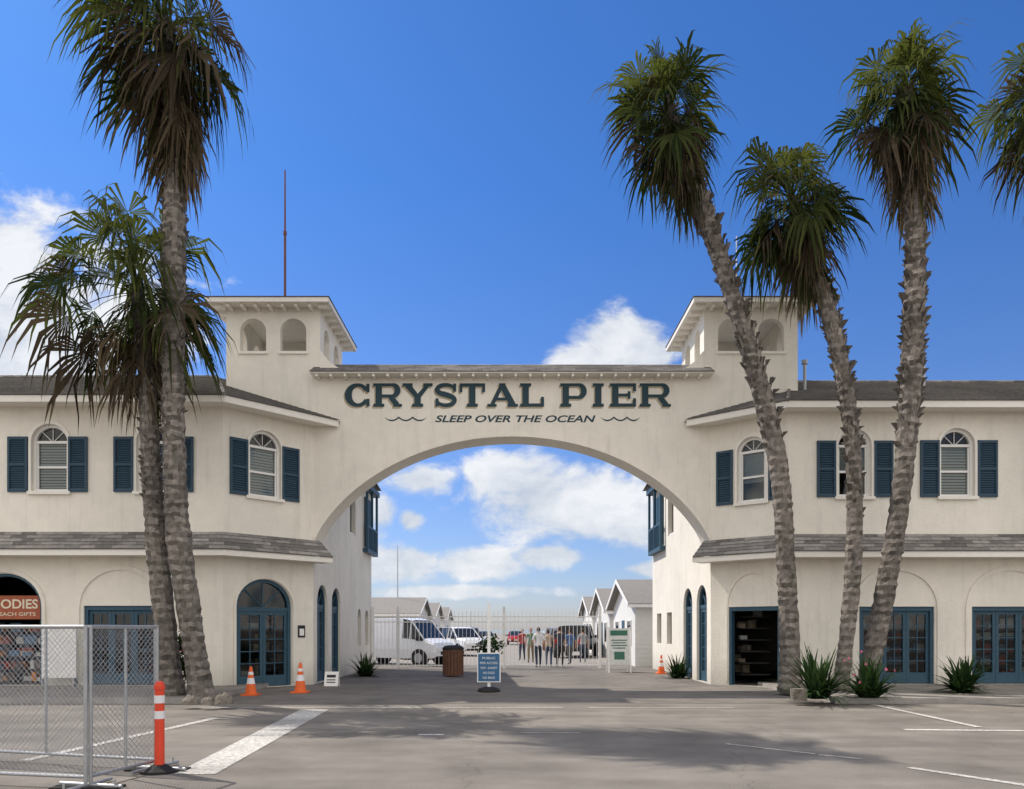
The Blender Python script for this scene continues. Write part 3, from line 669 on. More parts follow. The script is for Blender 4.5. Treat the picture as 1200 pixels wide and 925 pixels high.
def palm(pts,Y,r0,r1,crownlen,Rf,Lp,ng,nd,skirt=1.0,droop=.8,boots=(.25,1.0),tiltv=Vector((0,0,0)),bsize=1.0,basez=.12,wind=Vector((0,0,0)),deadmix=.0):
    P=[]
    for i,(a,b) in enumerate(pts):
        P.append(Vector((X(a,Y),Y,Z(b,Y))))
    P[0].z=basez-.05
    path=catmull(P,14); 
    res=[path[0]];acc=0;step=.11
    for i in range(1,len(path)):
        seg=path[i]-path[i-1]; l=seg.length; s=0
        while acc+(l-s)>=step: s+=step-acc; acc=0; res.append(path[i-1]+seg*(s/l))
        acc+=l-s
    n=14; tr=MB([BARK]); vs=[];fs=[];T=len(res)
    rads=[]; wob=rr(0,6)
    for i,p in enumerate(res):
        t=i/(T-1); r=(r0*(1-t)+r1*t)+ (r0*.45)*math.exp(-i*step/.35); r*=1+.05*math.sin(i*.11+wob)
        if i>T-14: r*=1-.5*(i-T+14)/14
        rads.append(r)
        ring=1+(.035 if i%2 else -.035)+rr(-.04,.04)
        for k in range(n):
            a=2*math.pi*k/n; rk=r*ring*(1+rr(-.06,.06)); vs.append(p+Vector((math.cos(a)*rk,math.sin(a)*rk,rr(-.035,.035))))
    for i in range(T-1):
        for k in range(n): fs.append((i*n+k,i*n+(k+1)%n,(i+1)*n+(k+1)%n,(i+1)*n+k))
    tr.v+= [tuple(v) for v in vs]
    for i,f in enumerate(fs):
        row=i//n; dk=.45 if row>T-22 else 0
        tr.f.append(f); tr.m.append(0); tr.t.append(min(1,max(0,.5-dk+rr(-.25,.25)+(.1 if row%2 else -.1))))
    ga=2.39996; i0=int(T*boots[0]); cnt=0
    for i in range(i0,T-1):
        dens=min(1,(i-i0)/20+.2)
        for j in range(5):
            if R()>dens*.85: continue
            cnt+=1; a=rr(0,6.283) if R()<.5 else cnt*ga; r=rads[i]; d=Vector((math.cos(a),math.sin(a),0)); s=Vector((-d.y,d.x,0))
            c=res[i]+d*r*.92+Vector((0,0,rr(-.06,.06))); w=.05*bsize*rr(.6,1.4); l=.14*bsize*rr(.5,1.6); o=.075*bsize*rr(.4,2.0)
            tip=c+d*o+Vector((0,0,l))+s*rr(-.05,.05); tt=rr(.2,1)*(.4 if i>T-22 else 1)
            tr.mesh([c-s*w,c+s*w,tip+s*w*.5,tip-s*w*.5,c-Vector((0,0,.05))+d*.01],[(0,1,2,3),(4,1,0)],0,tt); 
            b2=tip-d*o*.9; tr.face([tip-s*w*.5,tip+s*w*.5,b2+s*w*.4,b2-s*w*.4],0,.1)
            tr.face([c-s*w,tip-s*w*.5,b2-s*w*.4],0,.1); tr.face([c+s*w,b2+s*w*.4,tip+s*w*.5],0,.1)
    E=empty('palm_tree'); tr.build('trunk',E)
    cr=MB([LEAF,DEAD]); top=res[-1]; ax=(res[-1]-res[-12]).normalized(); ax=(ax+Vector((0,0,.6))).normalized(); ax=(ax+tiltv).normalized()
    a=ax.orthogonal().normalized(); b=ax.cross(a)
    for k in range(ng):
        t=(k+.5)/ng; ph=math.radians(88-125*t**.95+rr(-16,16)); az=k*ga+rr(-.5,.5)
        d=(a*math.cos(az)+b*math.sin(az))*math.cos(ph)+ax*math.sin(ph)
        o=top-ax*(crownlen*t*.38)+ax*.1; sc=rr(.65,1.2)*(.85+.2*min(1,t*3))
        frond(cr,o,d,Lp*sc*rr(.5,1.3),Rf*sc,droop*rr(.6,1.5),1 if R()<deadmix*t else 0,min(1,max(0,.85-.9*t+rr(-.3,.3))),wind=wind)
    for k in range(nd):
        t=(k+.5)/nd; ph=math.radians(-20-65*t**.7+rr(-12,12)); az=k*ga+rr(-.4,.4)
        d=Vector((math.cos(az),math.sin(az),0))*math.cos(ph)+Vector((0,0,1))*math.sin(ph)
        idx=max(0,T-1-int((crownlen*.3+skirt*t)/step)); o=res[idx]+Vector((d.x,d.y,0))*rads[idx]
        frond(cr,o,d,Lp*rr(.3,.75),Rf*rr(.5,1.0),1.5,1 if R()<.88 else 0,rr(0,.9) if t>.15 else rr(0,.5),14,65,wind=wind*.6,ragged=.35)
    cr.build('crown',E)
    return E
palm([(237,822),(222,720),(207,600),(203,400),(205,150),(198,60),(190,20)],17.7,.26,.25,1.9,1.25,1.05,62,92,2.1,1.2,(.35,1),Vector((-.1,0,-.05)),.8,wind=Vector((-.3,0,-.1)),deadmix=.5)
palm([(203,822),(190,700),(178,560),(172,430),(160,335)],18.0,.25,.20,1.2,1.3,1.45,62,40,1.1,1.15,(.35,1),Vector((-.1,0,0)),.8,wind=Vector((.12,0,0)),deadmix=.15)
palm([(927,815),(922,680),(911,540),(872,390),(825,250),(795,175),(780,122)],19.3,.24,.23,1.5,1.08,.72,68,66,1.3,.75,(.40,1),Vector((0,0,.1)),1.2,deadmix=.2,wind=Vector((.1,0,.05)))
palm([(985,815),(1000,660),(999,520),(980,400),(950,300),(928,232)],19.3,.185,.20,1.3,1.15,.82,60,54,1.1,.95,(.35,1),Vector((0,0,.1)),1.05,deadmix=.2,wind=Vector((.15,0,0)))
palm([(1014,800),(1040,680),(1058,560),(1070,400),(1072,250),(1062,140),(1058,100)],19.6,.23,.27,1.7,1.15,.78,68,78,1.8,.85,(.40,1),Vector((.05,0,.1)),1.25,deadmix=.2,wind=Vector((.12,0,.05)))
palm([(1300,815),(1285,600),(1262,400),(1235,200),(1228,110)],20.5,.22,.24,1.5,1.15,.8,56,50,1.6,1.0,(.35,1),Vector((0,0,0)),1.1,deadmix=.3)

# ---------------- shrubs / planting ----------------
def rosette(c,h,n=40,wd=.05,name='agave_plant',flowers=0,spread=1.0):
    mb=MB([SHRUB,FLOWER])
    for k in range(n):
        az=k*2.4+rr(-.3,.3); ph=math.radians(rr(15,85)); d=Vector((math.cos(az)*math.cos(ph)*spread,math.sin(az)*math.cos(ph)*spread,math.sin(ph))).normalized()
        s=Vector((-math.sin(az),math.cos(az),0)); p=Vector(c)+Vector((rr(-.15,.15),rr(-.1,.1),0)); l=h*rr(.45,1.1)/4; w=wd; t=R()
        for j in range(4):
            q=p+d*l; w2=wd*(1-((j+1)/4)**2)+.004; mb.face([p-s*w,p+s*w,q+s*w2,q-s*w2],0,min(1,t+.1*j)); p=q; w=w2; d=(d+Vector((0,0,-.22))).normalized()
    for k in range(flowers):
        p=Vector(c)+Vector((rr(-.5,.5),rr(-.4,.4),rr(.3,1)*h)); mb.mesh([p,p+Vector((.06,0,.02)),p+Vector((.03,.02,.07))],[(0,1,2)],1)
    return mb.build(name)
def bush(c,rx,rz,n=700,name='shrub',flowers=.0):
    mb=MB([SHRUB,FLOWER])
    for k in range(n):
        a=R()*6.283;e=math.acos(rr(-1,1));rad=(.55+.45*R())*(1+.2*math.sin(3*a)+.15*math.cos(5*e))
        p=Vector((c[0]+rx*rad*math.cos(a)*math.sin(e),c[1]+rx*rad*math.sin(a)*math.sin(e),c[2]+rz+rz*rad*math.cos(e)))
        d=Vector((rr(-1,1),rr(-1,1),rr(-.4,1))).normalized()*.1; s=d.orthogonal().normalized()*.035
        mb.face([p,p+d*.5+s,p+d,p+d*.5-s],1 if R()<flowers else 0,R())
    for k in range(6): mb.tube((c[0],c[1],c[2]),(c[0]+rr(-.4,.4)*rx,c[1]+rr(-.3,.3)*rx,c[2]+rz),.015,n=4)
    return mb.build(name)
x,y=site(958,819,.12); rosette((x,y,.12),1.2,200,.035,'flax_plant'); 
x,y=site(1018,818,.12); rosette((x,y,.12),1.05,170,.035,'flax_plant',10)
x,y=site(1128,812,.12); rosette((x,y,.12),1.0,170,.045)
x,y=site(433,793); rosette((x-.15,y,0),.85,130,.04)
x,y=site(791,795); rosette((x+.1,y,0),.85,130,.04)
x=X(212,18.6); bush((x,18.6,.2),.38,.7,900,'flowering_shrub',.12)
def rock(mb,x,y,z,rx,rz):
    n=9;m_=5;vs=[];fs=[]
    for j in range(m_):
        e=j/(m_-1)*math.pi/2
        for i in range(n):
            a=2*math.pi*i/n; k=rr(.85,1.12); vs.append((x+rx*math.cos(a)*math.cos(e)*k,y+rx*.8*math.sin(a)*math.cos(e)*k,z+rz*math.sin(e)*rr(.9,1.1)))
    for j in range(m_-1):
        for i in range(n): fs.append((j*n+i,j*n+(i+1)%n,(j+1)*n+(i+1)%n,(j+1)*n+i))
    mb.mesh(vs,fs,0)
mb=MB([mat('boulder_stone',(0.22,0.195,0.165),.95,.25,6,.8,15,.1,.2)])
for (a,b,r,hh) in((224,824,.18,.2),(262,824,.2,.24),(243,825,.15,.16)):
    x,y=site(a,b,.12); rock(mb,x,y,.1,r,hh)
x,y=site(936,820,.12); mb.box(x-.15,x+.15,y-.1,y+.1,.1,.36)
mb.build('planter_stones')

# ---------------- entrance gate ----------------
G=MB([WHITE]); Yg=32.3
def picket(x0,x1,y,z0=.08,z1=2.42,sp=.165):
    k=x0+.06
    while k<x1-.04: G.box(k-.009,k+.009,y-.009,y+.009,z0,z1); k+=sp
    for z in(z0+.05,1.95,z1-.25): G.box(x0,x1,y-.02,y+.02,z,z+.04)
picket(-5.9,X(465,Yg),Yg); picket(X(467,Yg),X(589,Yg),Yg-.1); picket(X(592,Yg),X(702,Yg),Yg)
for a in (437,466,590.5,703): xx=X(a,Yg); G.box(xx-.055,xx+.055,Yg-.055,Yg+.055,0,2.62)
G.build('picket_gate')
# ---------------- cottages ----------------
CW=mat('cottage_white_siding',(0.72,0.71,0.68),0.7,0.04,4); CR=mat('cottage_roof',(0.22,0.205,0.19),0.9,0.15,8)
def cottage(s,y0,y1,xi=5.6,h=2.8,rh=1.25,xo=11.5):
    mb=MB([CW,CR,TEAL,CARGLASS,WHITE]); ym=(y0+y1)/2; a,b=s*xi,s*xo
    x0,x1=min(a,b),max(a,b)
    mb.box(x0,x1,y0,y1,0,h,0)
    for xx in(x0,x1): mb.face([(xx,y0,h),(xx,y1,h),(xx,ym,h+rh)],0)
    sh=rh/(ym-y0); o=.35; X0,X1=x0-.35,x1+.35
    for sd in(-1,1):
        ye=ym+sd*(ym-y0+o); ze=h-sh*o
        A=[(X0,ye,ze),(X1,ye,ze),(X1,ym,h+rh+.002),(X0,ym,h+rh+.002)]; B=[(p[0],p[1],p[2]+.1) for p in A]
        mb.hexa(A+B,1)
        mb.box(X0+.01,X1-.01,min(ye,ye-sd*.03)+sd*.031,max(ye,ye-sd*.03)+sd*.031,ze-.08,ze+.06,4)
    for sd in(-1,1):
        ye=ym+sd*(ym-y0+o); ze=h-sh*o; xx=a-s*.36
        mb.hexa([(xx,ye,ze-.08),(xx,ym,h+rh-.08),(xx-s*.03,ym,h+rh-.08),(xx-s*.03,ye,ze-.08),(xx,ye,ze+.1),(xx,ym,h+rh+.1),(xx-s*.03,ym,h+rh+.1),(xx-s*.03,ye,ze+.1)],4)
    e=a-s*.02
    mb.box(min(a,e),max(a,e),ym-.45,ym+.45,0.05,2.1,2)
    for yy in (ym-2.6,ym+1.5):
        mb.box(min(a,e),max(a,e),yy,yy+1.1,.95,2.05,3); mb.box(min(a-s*.001,e-s*.02),max(a-s*.001,e-s*.02),yy-.07,yy,.9,2.1,4); mb.box(min(a-s*.001,e-s*.02),max(a-s*.001,e-s*.02),yy+1.1,yy+1.17,.9,2.1,4); mb.box(min(a-s*.001,e-s*.02),max(a-s*.001,e-s*.02),yy,yy+1.1,2.05,2.12,4)
    for k in range(1,14): mb.box(x0-.008,x1+.008,y0-.012,y0-.001,k*.2,k*.2+.02,0)
    mb.build('beach_cottage')
for k in range(3): cottage(1,34.3+k*9.6+rr(-.2,.2)*k,41.6+k*9.6,5.5+.06*k,2.8+rr(-.1,.1),1.25+rr(-.1,.1))
for k in range(3): cottage(-1,56+k*11.4+rr(-.3,.3)*k,64+k*11.4,7.0,2.8+rr(-.1,.1),1.2+rr(-.1,.1))
# ---------------- vehicles ----------------
HUB=mat('wheel_alloy',(0.4,0.4,0.42),0.35,0.1,8,0,60,0.5,0,0.7); LAMP=mat('lamp_lens',(0.7,0.7,0.7),0.15); TAIL=mat('tail_lamp',(0.4,0.02,0.02),0.3)
def vehicle(name,x,y,ang,paint,kind):
    if kind=='van':
        S_=[(-2.6,.45,1.2,2.0,.9,.78),(-2.5,.35,1.25,2.12,.96,.82),(.8,.33,1.25,2.15,.97,.84),(1.25,.33,1.22,2.05,.97,.80),(1.95,.33,1.12,1.22,.95,.86),(2.45,.35,.95,1.02,.90,.80),(2.6,.45,.78,.82,.8,.7)]; cab=(2,3); wx=(-1.6,1.75); wr=.36; ws=3
    elif kind=='suv':
        S_=[(-2.35,.5,1.05,1.62,.88,.70),(-2.25,.38,1.12,1.74,.94,.76),(.2,.34,1.12,1.78,.96,.78),(.55,.34,1.1,1.70,.96,.75),(1.2,.34,1.05,1.12,.95,.85),(2.1,.36,.95,1.0,.92,.8),(2.3,.48,.78,.80,.82,.7)]; cab=(0,3); wx=(-1.45,1.45); wr=.37; ws=3
    elif kind=='pickup':
        S_=[(-2.8,.55,1.1,1.12,.95,.93),(-1.0,.45,1.1,1.12,.98,.95),(-.95,.45,1.12,1.85,.98,.8),(.5,.42,1.12,1.88,.98,.8),(1.2,.42,1.12,1.2,.98,.88),(2.5,.45,1.08,1.13,.96,.86),(2.7,.55,.85,.9,.88,.8)]; cab=(1,3); wx=(-1.75,1.75); wr=.42; ws=3
    else:
        S_=[(-2.2,.45,.85,.92,.82,.7),(-1.9,.32,.95,1.02,.88,.75),(-1.1,.3,.95,1.40,.9,.62),(.2,.3,.93,1.45,.9,.64),(1.0,.3,.92,.98,.9,.76),(1.95,.32,.78,.84,.86,.72),(2.15,.42,.62,.66,.75,.65)]; cab=(1,3); wx=(-1.3,1.35); wr=.32; ws=3
    PM=mat(name+'_paint',paint,.25,.03,4,0,60,.5)
    mb=MB([PM,CARGLASS,BLACK,HUB,LAMP,TAIL,WHITE])
    rings=[]
    for l,zb,be,ro,a,b in S_: rings.append([(l,-a*.94,zb),(l,-a,zb+(be-zb)*.45),(l,-a*.97,be),(l,-b,ro),(l,-b*.6,ro+.03),(l,b*.6,ro+.03),(l,b,ro),(l,a*.97,be),(l,a,zb+(be-zb)*.45),(l,a*.94,zb)])
    for i in range(len(rings)-1):
        A=rings[i];B=rings[i+1]
        for k in range(9):
            m=0
            if cab[0]<=i<cab[1] and k in(2,6): m=1
            if i==ws and k in(3,4,5): m=1
            if i==ws and k in(2,6): m=1
            mb.face([A[k],B[k],B[k+1],A[k+1]],m)
        mb.face([A[9],B[9],B[0],A[0]],2)
    mb.face(rings[0],0); mb.face(list(reversed(rings[-1])),0)
    r0=rings[0]; e=.012
    if kind in('van','suv'):
        mb.face([(r0[2][0]-e,r0[2][1]*.85,r0[2][2]+.05),(r0[2][0]-e,-r0[2][1]*.85,r0[2][2]+.05),(r0[2][0]-e,r0[6][1]*.9,r0[3][2]-.08),(r0[2][0]-e,-r0[6][1]*.9,r0[3][2]-.08)],1)
    for s in(-1,1):
        for i in range(cab[0],cab[1]+1):
            l,zb,be,ro,a,b=S_[i]; mb.tube((l,s*(a*.975),be),(l,s*(b+.008),ro),.035,n=5,m=0)
        if kind!='van':
            lm=(S_[cab[0]][0]+S_[cab[1]][0])/2; a=S_[2][4];b=S_[2][5]; mb.tube((lm,s*a*.975,S_[2][2]),(lm,s*(b+.008),S_[2][3]),.04,n=5,m=2)
    for s in(-1,1):
        l0,_,be0,ro0,a0,b0=S_[ws];l1,_,be1,ro1,a1,b1=S_[ws+1]
        mb.tube((l0,s*b0,ro0),(l1,s*b1,ro1),.04,n=5,m=0)
        mb.box(l1-.25,l1-.1,min(s*(a1-.02),s*(a1+.2)),max(s*(a1-.02),s*(a1+.2)),be1+.02,be1+.2,2)
        for w in wx:
            mb.tube((w,s*.72,wr),(w,s*(S_[2][4]+.012),wr),wr+.05,n=20,m=2); mb.tube((w,s*.74,wr),(w,s*(S_[2][4]+.03),wr),wr,n=20,m=2); mb.tube((w,s*.8,wr),(w,s*(S_[2][4]+.042),wr),wr*.62,n=14,m=3)
        lf=S_[-2]; mb.box(lf[0]-.02,S_[-1][0]-.02+.06,min(s*.5,s*.78),max(s*.5,s*.78),S_[-1][2]-.14+0,S_[-1][2]-.0,4)
        mb.box(S_[0][0]-.03,S_[0][0]+.05,min(s*.62,s*.84),max(s*.62,s*.84),S_[0][2]-.25,S_[0][2]+.02,5)
    mb.box(S_[-1][0]-.05,S_[-1][0]+.04,-.45,.45,S_[-1][1]+.06,S_[-1][2]-.12,2); mb.box(S_[-1][0]+.04,S_[-1][0]+.05,-.16,.16,.48,.58,6)
    mb.box(S_[0][0]-.05,S_[0][0]+.05,-.8,.8,.42,.58,2); mb.box(S_[0][0]-.06,S_[0][0]-.05,-.16,.16,.7,.8,6)
    ob=mb.build(name); ob.location=(x,y,.006); ob.rotation_euler=(0,0,math.radians(ang))
    return ob
vehicle('parked_van',-5.3,36.3,-28,(0.75,0.76,0.78),'van')
vehicle('parked_van',-6.0,44,-60,(0.7,0.7,0.72),'van')
vehicle('parked_minivan',-3.4,49,-55,(0.75,0.76,0.77),'suv')
vehicle('parked_pickup_truck',3.9,46.5,75,(0.03,0.03,0.035),'pickup')
vehicle('parked_car',0.4,84,-90,(0.35,0.03,0.03),'sedan')
vehicle('parked_car',-3.6,62,-75,(0.06,0.07,0.09),'suv')
vehicle('parked_car',3.6,60,95,(0.2,0.2,0.22),'suv')
vehicle('parked_car',-2.6,76,-88,(0.5,0.5,0.52),'sedan')
vehicle('parked_car',4.2,76,95,(0.6,0.6,0.6),'suv')

# ---------------- street furniture ----------------
def cone(px,py,h):
    x,y=site(px,py); z0=.004; mb=MB([ORANGE,REFL,BLACK]); b=.19*h/.7
    mb.box(x-b,x+b,y-b,y+b,z0,z0+.035,0)
    k=h/.7; mb.lathe((x,y,z0),[(.14*k,.035),(.098*k,.28*k)],18,0); mb.lathe((x,y,z0),[(.1*k,.28*k),(.075*k,.42*k)],18,1); mb.lathe((x,y,z0),[(.074*k,.42*k),(.064*k,.5*k)],18,0); mb.lathe((x,y,z0),[(.066*k,.5*k),(.052*k,.57*k)],18,1); mb.lathe((x,y,z0),[(.051*k,.57*k),(.028*k,.7*k)],18,0)
    return mb.build('traffic_cone')
cone(294,815,.72); cone(352,812,.78); cone(775,790,.7)
x,y=site(187,905); mb=MB([REDOR,REFL,BLACK]); mb.lathe((x,y,0),[(.22,0),(.22,.03),(.14,.05),(.07,.09)],8,2)
mb.lathe((x,y,0),[(.055,.06),(.052,.95),(.06,.96),(.06,1.0),(.035,1.05)],14,0)
for z in(.62,.80): mb.lathe((x,y,0),[(.056,z),(.056,z+.09)],14,1)
mb.build('delineator_post')
x,y=site(531,793); mb=MB([mat('barrel_wood',(0.13,0.065,0.04),.8,.25,8),BLACK])
for k in range(20):
    a=2*math.pi*k/20; c=Vector((x+.34*math.cos(a),y+.34*math.sin(a),0)); t=Vector((-math.sin(a),math.cos(a),0))*.048; n_=Vector((math.cos(a),math.sin(a),0))*.025
    mb.hexa([c-t-n_+UPV*.05,c+t-n_+UPV*.05,c+t+n_+UPV*.05,c-t+n_+UPV*.05,c-t-n_+UPV*.95,c+t-n_+UPV*.95,c+t+n_+UPV*.95,c-t+n_+UPV*.95],0)
mb.lathe((x,y,0),[(.31,.05),(.31,.96)],20,1); mb.lathe((x,y,0),[(.38,.95),(.38,1.0),(.30,1.08),(.16,1.1)],20,1); mb.build('litter_barrel')
x,y=site(575,792); mb=MB([mat('planter_clay',(0.10,0.07,0.055),.8)]); mb.lathe((x,y,0),[(.25,0),(.33,.5),(.37,.52),(.37,.58),(.30,.56)],16); mb.build('planter_pot'); bush((x,y,.5),.45,.48,650,'potted_shrub')
BLUE=mat('sign_blue',(0.04,0.13,0.26),.5,.05,8)
x,y=site(573,811); mb=MB([METAL,BLUE,WHITE,BLACK]); zt=Z(707,y)
mb.box(x-.04,x+.04,y-.04,y+.04,0,zt,2); mb.lathe((x,y,0),[(.30,0),(.30,.05),(.26,.1),(.1,.14)],16,3)
mb.box(x-.31,x+.31,y-.075,y-.045,.26,1.04,2); mb.box(x-.28,x+.28,y-.085,y-.0755,.29,1.01,1)
for sx in(-.2,.2): mb.box(x+sx-.03,x+sx+.03,y-.07,y-.05,1.04,1.10,2)
E=empty('entrance_sign'); mb.build('post_and_panel',E); FS=Fr((x,y-.085),(x+1,y-.085))
for i,(tx,wd) in enumerate((('PUBLIC',.34),('PIER ACCESS',.46),('7AM - SUNSET',.44),('NO DOGS',.3),('NO BIKES',.32))): text_obj('lettering_%d'%i,tx,FS,0,.9-i*.13,wd,.06,WHITE,.003,0,E)
x,y=site(725,788); mb=MB([WHITE,mat('board_green',(0.05,0.16,0.12),.6),mat('board_panel',(0.66,0.68,0.66),.6)])
for s in(-1,1):
    def q(z,k): return y+s*.32*(1-z/1.75)+k
    for xx in(x-.45,x+.38): mb.hexa([(xx,q(0,-.02),0),(xx+.07,q(0,-.02),0),(xx+.07,q(0,.02),0),(xx,q(0,.02),0),(xx,q(1.75,-.02),1.75),(xx+.07,q(1.75,-.02),1.75),(xx+.07,q(1.75,.02),1.75),(xx,q(1.75,.02),1.75)],0)
    mb.hexa([(x-.38,q(.3,-.01),.3),(x+.38,q(.3,-.01),.3),(x+.38,q(.3,.01),.3),(x-.38,q(.3,.01),.3),(x-.38,q(1.7,-.01),1.7),(x+.38,q(1.7,-.01),1.7),(x+.38,q(1.7,.01),1.7),(x-.38,q(1.7,.01),1.7)],2)
yq=lambda z:y-.32*(1-z/1.75)-.014
for z0,z1,wd in((1.42,1.62,.33),(1.22,1.26,.3),(1.12,1.16,.26),(1.02,1.06,.31),(.92,.96,.24),(.5,.8,.2)):
    mb.face([(x-wd,yq(z0),z0),(x+wd,yq(z0),z0),(x+wd,yq(z1),z1),(x-wd,yq(z1),z1)],1)
mb.build('sandwich_board_sign')
x,y=site(389,804); mb=MB([WHITE,PLQ])
for s in(-1,1): mb.hexa([(x-.2,y+s*.14-.01,0),(x+.2,y+s*.14-.01,0),(x+.2,y+s*.14+.01,0),(x-.2,y+s*.14+.01,0),(x-.2,y+s*.02-.01,.42),(x+.2,y+s*.02-.01,.42),(x+.2,y+s*.02+.01,.42),(x-.2,y+s*.02+.01,.42)],0)
for z0,z1 in((.1,.13),(.17,.2),(.25,.33)):
    f=lambda z:y-.154+.2857*z
    mb.face([(x-.13,f(z0),z0),(x+.13,f(z0),z0),(x+.13,f(z1),z1),(x-.13,f(z1),z1)],1)
mb.build('small_sandwich_board')
x0,x1=X(50,20.7),X(90,20.7); mb=MB([WHITE,METAL]); mb.box(x0,x1,20.66,20.72,.35,1.75,0); mb.box(x0+.02,x0+.06,20.6,20.8,.12,.35,1); mb.box(x1-.06,x1-.02,20.6,20.8,.12,.35,1); mb.build('display_board')
FE=empty('chain_link_fence')
def panel(P0,P1,h=1.70):
    F=Fr(P0,P1); mb=MB([METAL]); z0=.12; r=.021
    for u_ in (0,F.L): mb.tube(F.pt(u_,.02,0),F.pt(u_,h,0),r,n=10)
    for z in(z0,h-.02): mb.tube(F.pt(0,z,0),F.pt(F.L,z,0),r*.95,n=10)
    mb.tube(F.pt(F.L/2,z0,0),F.pt(F.L/2,h,0),r*.8,n=8)
    sp=.068;w=F.L;H=h-.02-z0
    k=-H
    while k<w:
        for s in(0,1):
            a=(k,0) if s==0 else (k,H); b=(k+H,H) if s==0 else (k+H,0)
            u0_,v0=a;u1_,v1=b
            t0=max(0,-u0_/H);t1=min(1,(w-u0_)/H)
            if t1>t0: mb.tube(F.pt(u0_+H*t0,z0+v0+(v1-v0)*t0,.002 if s else -.002),F.pt(u0_+H*t1,z0+v0+(v1-v0)*t1,.002 if s else -.002),.0021,n=3,cap=False)
        k+=sp
    for u_ in (0,F.L):
        mb.tube(F.pt(u_,.03,-.38),F.pt(u_,.03,.38),.02,n=8); mb.tube(F.pt(u_,.03,.3),F.pt(u_,.1,.3),.012,n=6)
    mb.build('fence_panel',FE)
panel((-7.6,8.6),(-4.43,7.98)); panel((-4.40,8.02),(-4.16,9.0)); panel((-4.2,9.05),(-7.3,9.9))
mb=MB([BLACK]); 
for p in((-4.42,8.0),(-4.16,9.02)): mb.box(p[0]-.35,p[0]+.35,p[1]-.1,p[1]+.1,.004,.022)
mb.build('base_pads',FE)

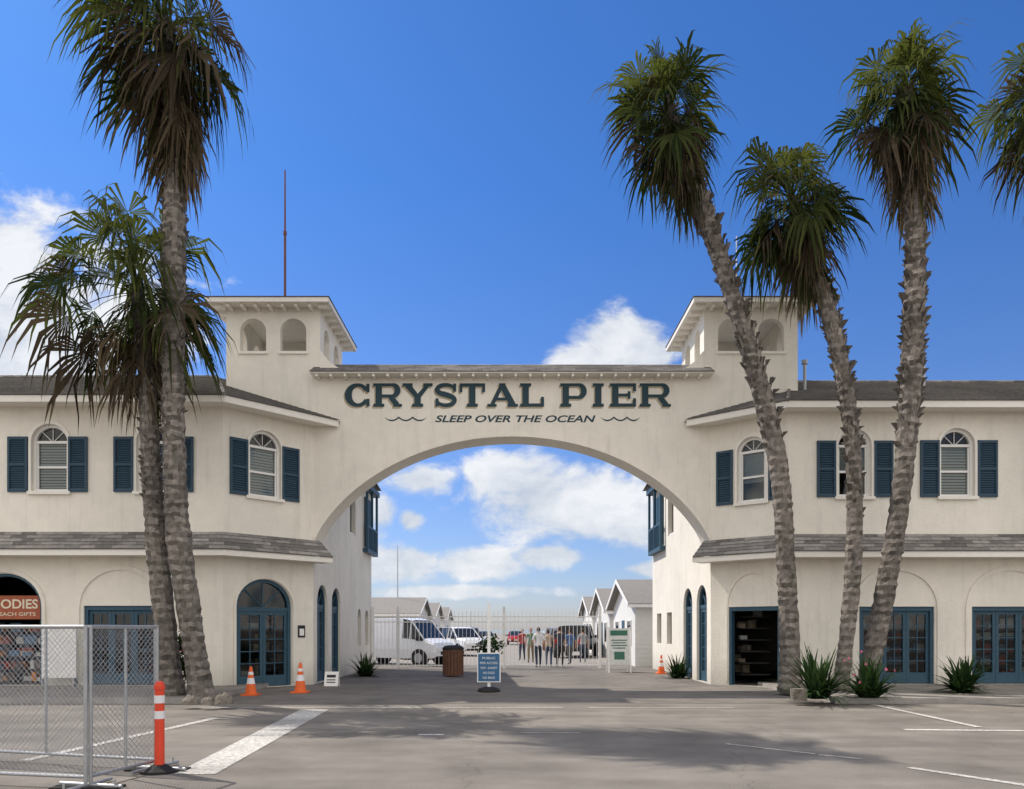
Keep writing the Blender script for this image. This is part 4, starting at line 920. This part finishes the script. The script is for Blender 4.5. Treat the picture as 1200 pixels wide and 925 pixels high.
# ---------------- people ----------------
SKIN=mat('skin',(0.45,0.26,0.18),.6,.05,8); HAIR=mat('hair',(0.04,0.025,0.015),.7)
def person(x,y,h,face,shirt,pants,stride=.25,shorts=False):
    k=h/1.75; V=[];E=[];Rd=[]
    def add(p,r,par=None):
        V.append(Vector(p)*k);Rd.append(r*k)
        if par is not None:E.append((par,len(V)-1))
        return len(V)-1
    s=stride
    pel=add((0,0,.95),.135); wa=add((0,0,1.1),.12,pel); ch=add((0,.01,1.3),.15,wa); sh=add((0,0,1.43),.10,ch); nk=add((0,.01,1.5),.055,sh); hd2=add((0,.02,1.56),.055,nk)
    for sd in(-1,1):
        f=s*sd
        hp=add((sd*.09,0,.9),.105,pel); kn=add((sd*.10,f*.45+.04,.5),.065,hp); an=add((sd*.10,f*(.9 if f<0 else .8),.1),.042,kn); to=add((sd*.11,f*.85+.15,.04),.035,an)
        so_=add((sd*.18,0,1.41),.062,sh); el=add((sd*.25,-f*.35-.03,1.15),.045,so_); wr=add((sd*.27,-f*.75+.06,.92),.03,el); hn=add((sd*.27,-f*.8+.08,.86),.032,wr)
        for j in range(4): 
            q=add((sd*.27-.0,-f*.8+.05+j*.018,.80),.009,hn); add((sd*.26,-f*.8+.05+j*.018,.765+.006*abs(j-1.5)),.008,q)
        q=add((sd*.245,-f*.8+.115,.84),.010,hn); add((sd*.235,-f*.8+.125,.81),.009,q)
    me=bpy.data.meshes.new('p'); me.from_pydata(V,E,[]); ob=bpy.data.objects.new('p',me); scene.collection.objects.link(ob)
    sk=ob.modifiers.new('s','SKIN')
    if not me.skin_vertices: 
        bm=bmesh.new(); bm.from_mesh(me); bm.verts.layers.skin.verify(); bm.to_mesh(me); bm.free()
    for i,sv in enumerate(me.skin_vertices[0].data): sv.radius=(Rd[i],Rd[i]*(.8 if i in(ch,wa,pel) else 1)); sv.use_root=(i==0)
    sb=ob.modifiers.new('b','SUBSURF'); sb.levels=1; sb.render_levels=1
    dg=bpy.context.evaluated_depsgraph_get(); dg.update(); m2=bpy.data.meshes.new_from_object(ob.evaluated_get(dg)); bpy.data.objects.remove(ob)
    m2.materials.clear()
    for mm in (shirt,pants,SKIN,BLACK,HAIR,mat('lips',(0.35,0.12,0.1)),BLACK): m2.materials.append(mm)
    bm=bmesh.new(); bm.from_mesh(m2)
    for f in bm.faces:
        c=f.calc_center_median()/k; f.smooth=True; ax_=abs(c.x)
        if c.z>1.47: mi=2
        elif ax_>.2 and c.z<1.2: mi=2
        elif c.z>.93: mi=0
        elif c.z>(.52 if shorts else .1): mi=1
        elif c.z>.1: mi=2
        else: mi=3
        f.material_index=mi
    def blob(c,r,m,sub=2,cut=None):
        res=bmesh.ops.create_icosphere(bm,subdivisions=sub,radius=1); vs=res['verts']
        for v_ in vs: v_.co=Vector((v_.co.x*r[0]+c[0],v_.co.y*r[1]+c[1],v_.co.z*r[2]+c[2]))*k
        for f in {f for v_ in vs for f in v_.link_faces}: f.material_index=m; f.smooth=True
    blob((0,.03,1.635),(.075,.092,.112),2); blob((0,.012,1.655),(.083,.093,.108),4); 
    blob((0,.125,1.625),(.012,.018,.022),2,1); blob((0,.112,1.585),(.025,.01,.008),5,1)
    for sd in(-1,1): blob((sd*.03,.108,1.645),(.012,.008,.007),6,1); blob((sd*.078,.025,1.63),(.012,.022,.032),2,1)
    bm.to_mesh(m2);bm.free()
    o2=bpy.data.objects.new('person',m2); scene.collection.objects.link(o2); o2.location=(x,y,.004); o2.rotation_euler=(0,0,math.radians(face))
person(X(631,33.2),33.2,1.75,5,mat('white_tshirt',(.75,.75,.75)),mat('navy_trousers',(.03,.04,.07)),.25)
person(X(643,33.8),33.8,1.66,0,mat('cream_shirt',(.5,.4,.3)),mat('blue_jeans',(.05,.08,.15)),-.22)
person(X(656,33.4),33.4,1.78,-8,mat('dark_shirt',(.05,.06,.09)),mat('black_trousers',(.03,.03,.035)),.2)
person(X(668,36),36,1.68,20,mat('blue_shirt',(.08,.16,.35)),mat('grey_trousers',(.12,.12,.13)),.2)
person(X(612,41),41,1.68,170,mat('red_blouse',(.35,.06,.06)),mat('dark_jeans',(.04,.05,.09)),.2)
person(X(622,38),38,1.72,175,mat('green_shirt',(.1,.2,.12)),mat('khaki_trousers',(.2,.16,.1)),.18)
person(X(683,38),38,1.7,0,mat('grey_shirt',(.3,.3,.32)),mat('denim_trousers',(.05,.07,.12)),-.2)
mb=MB([METAL])
for px_,yy,zt in((466,60,8.2),(552,120,4.5)): xx=X(px_,yy); mb.tube((xx,yy,0),(xx,yy,zt),.06,.03)
mb.build('pier_flag_pole')
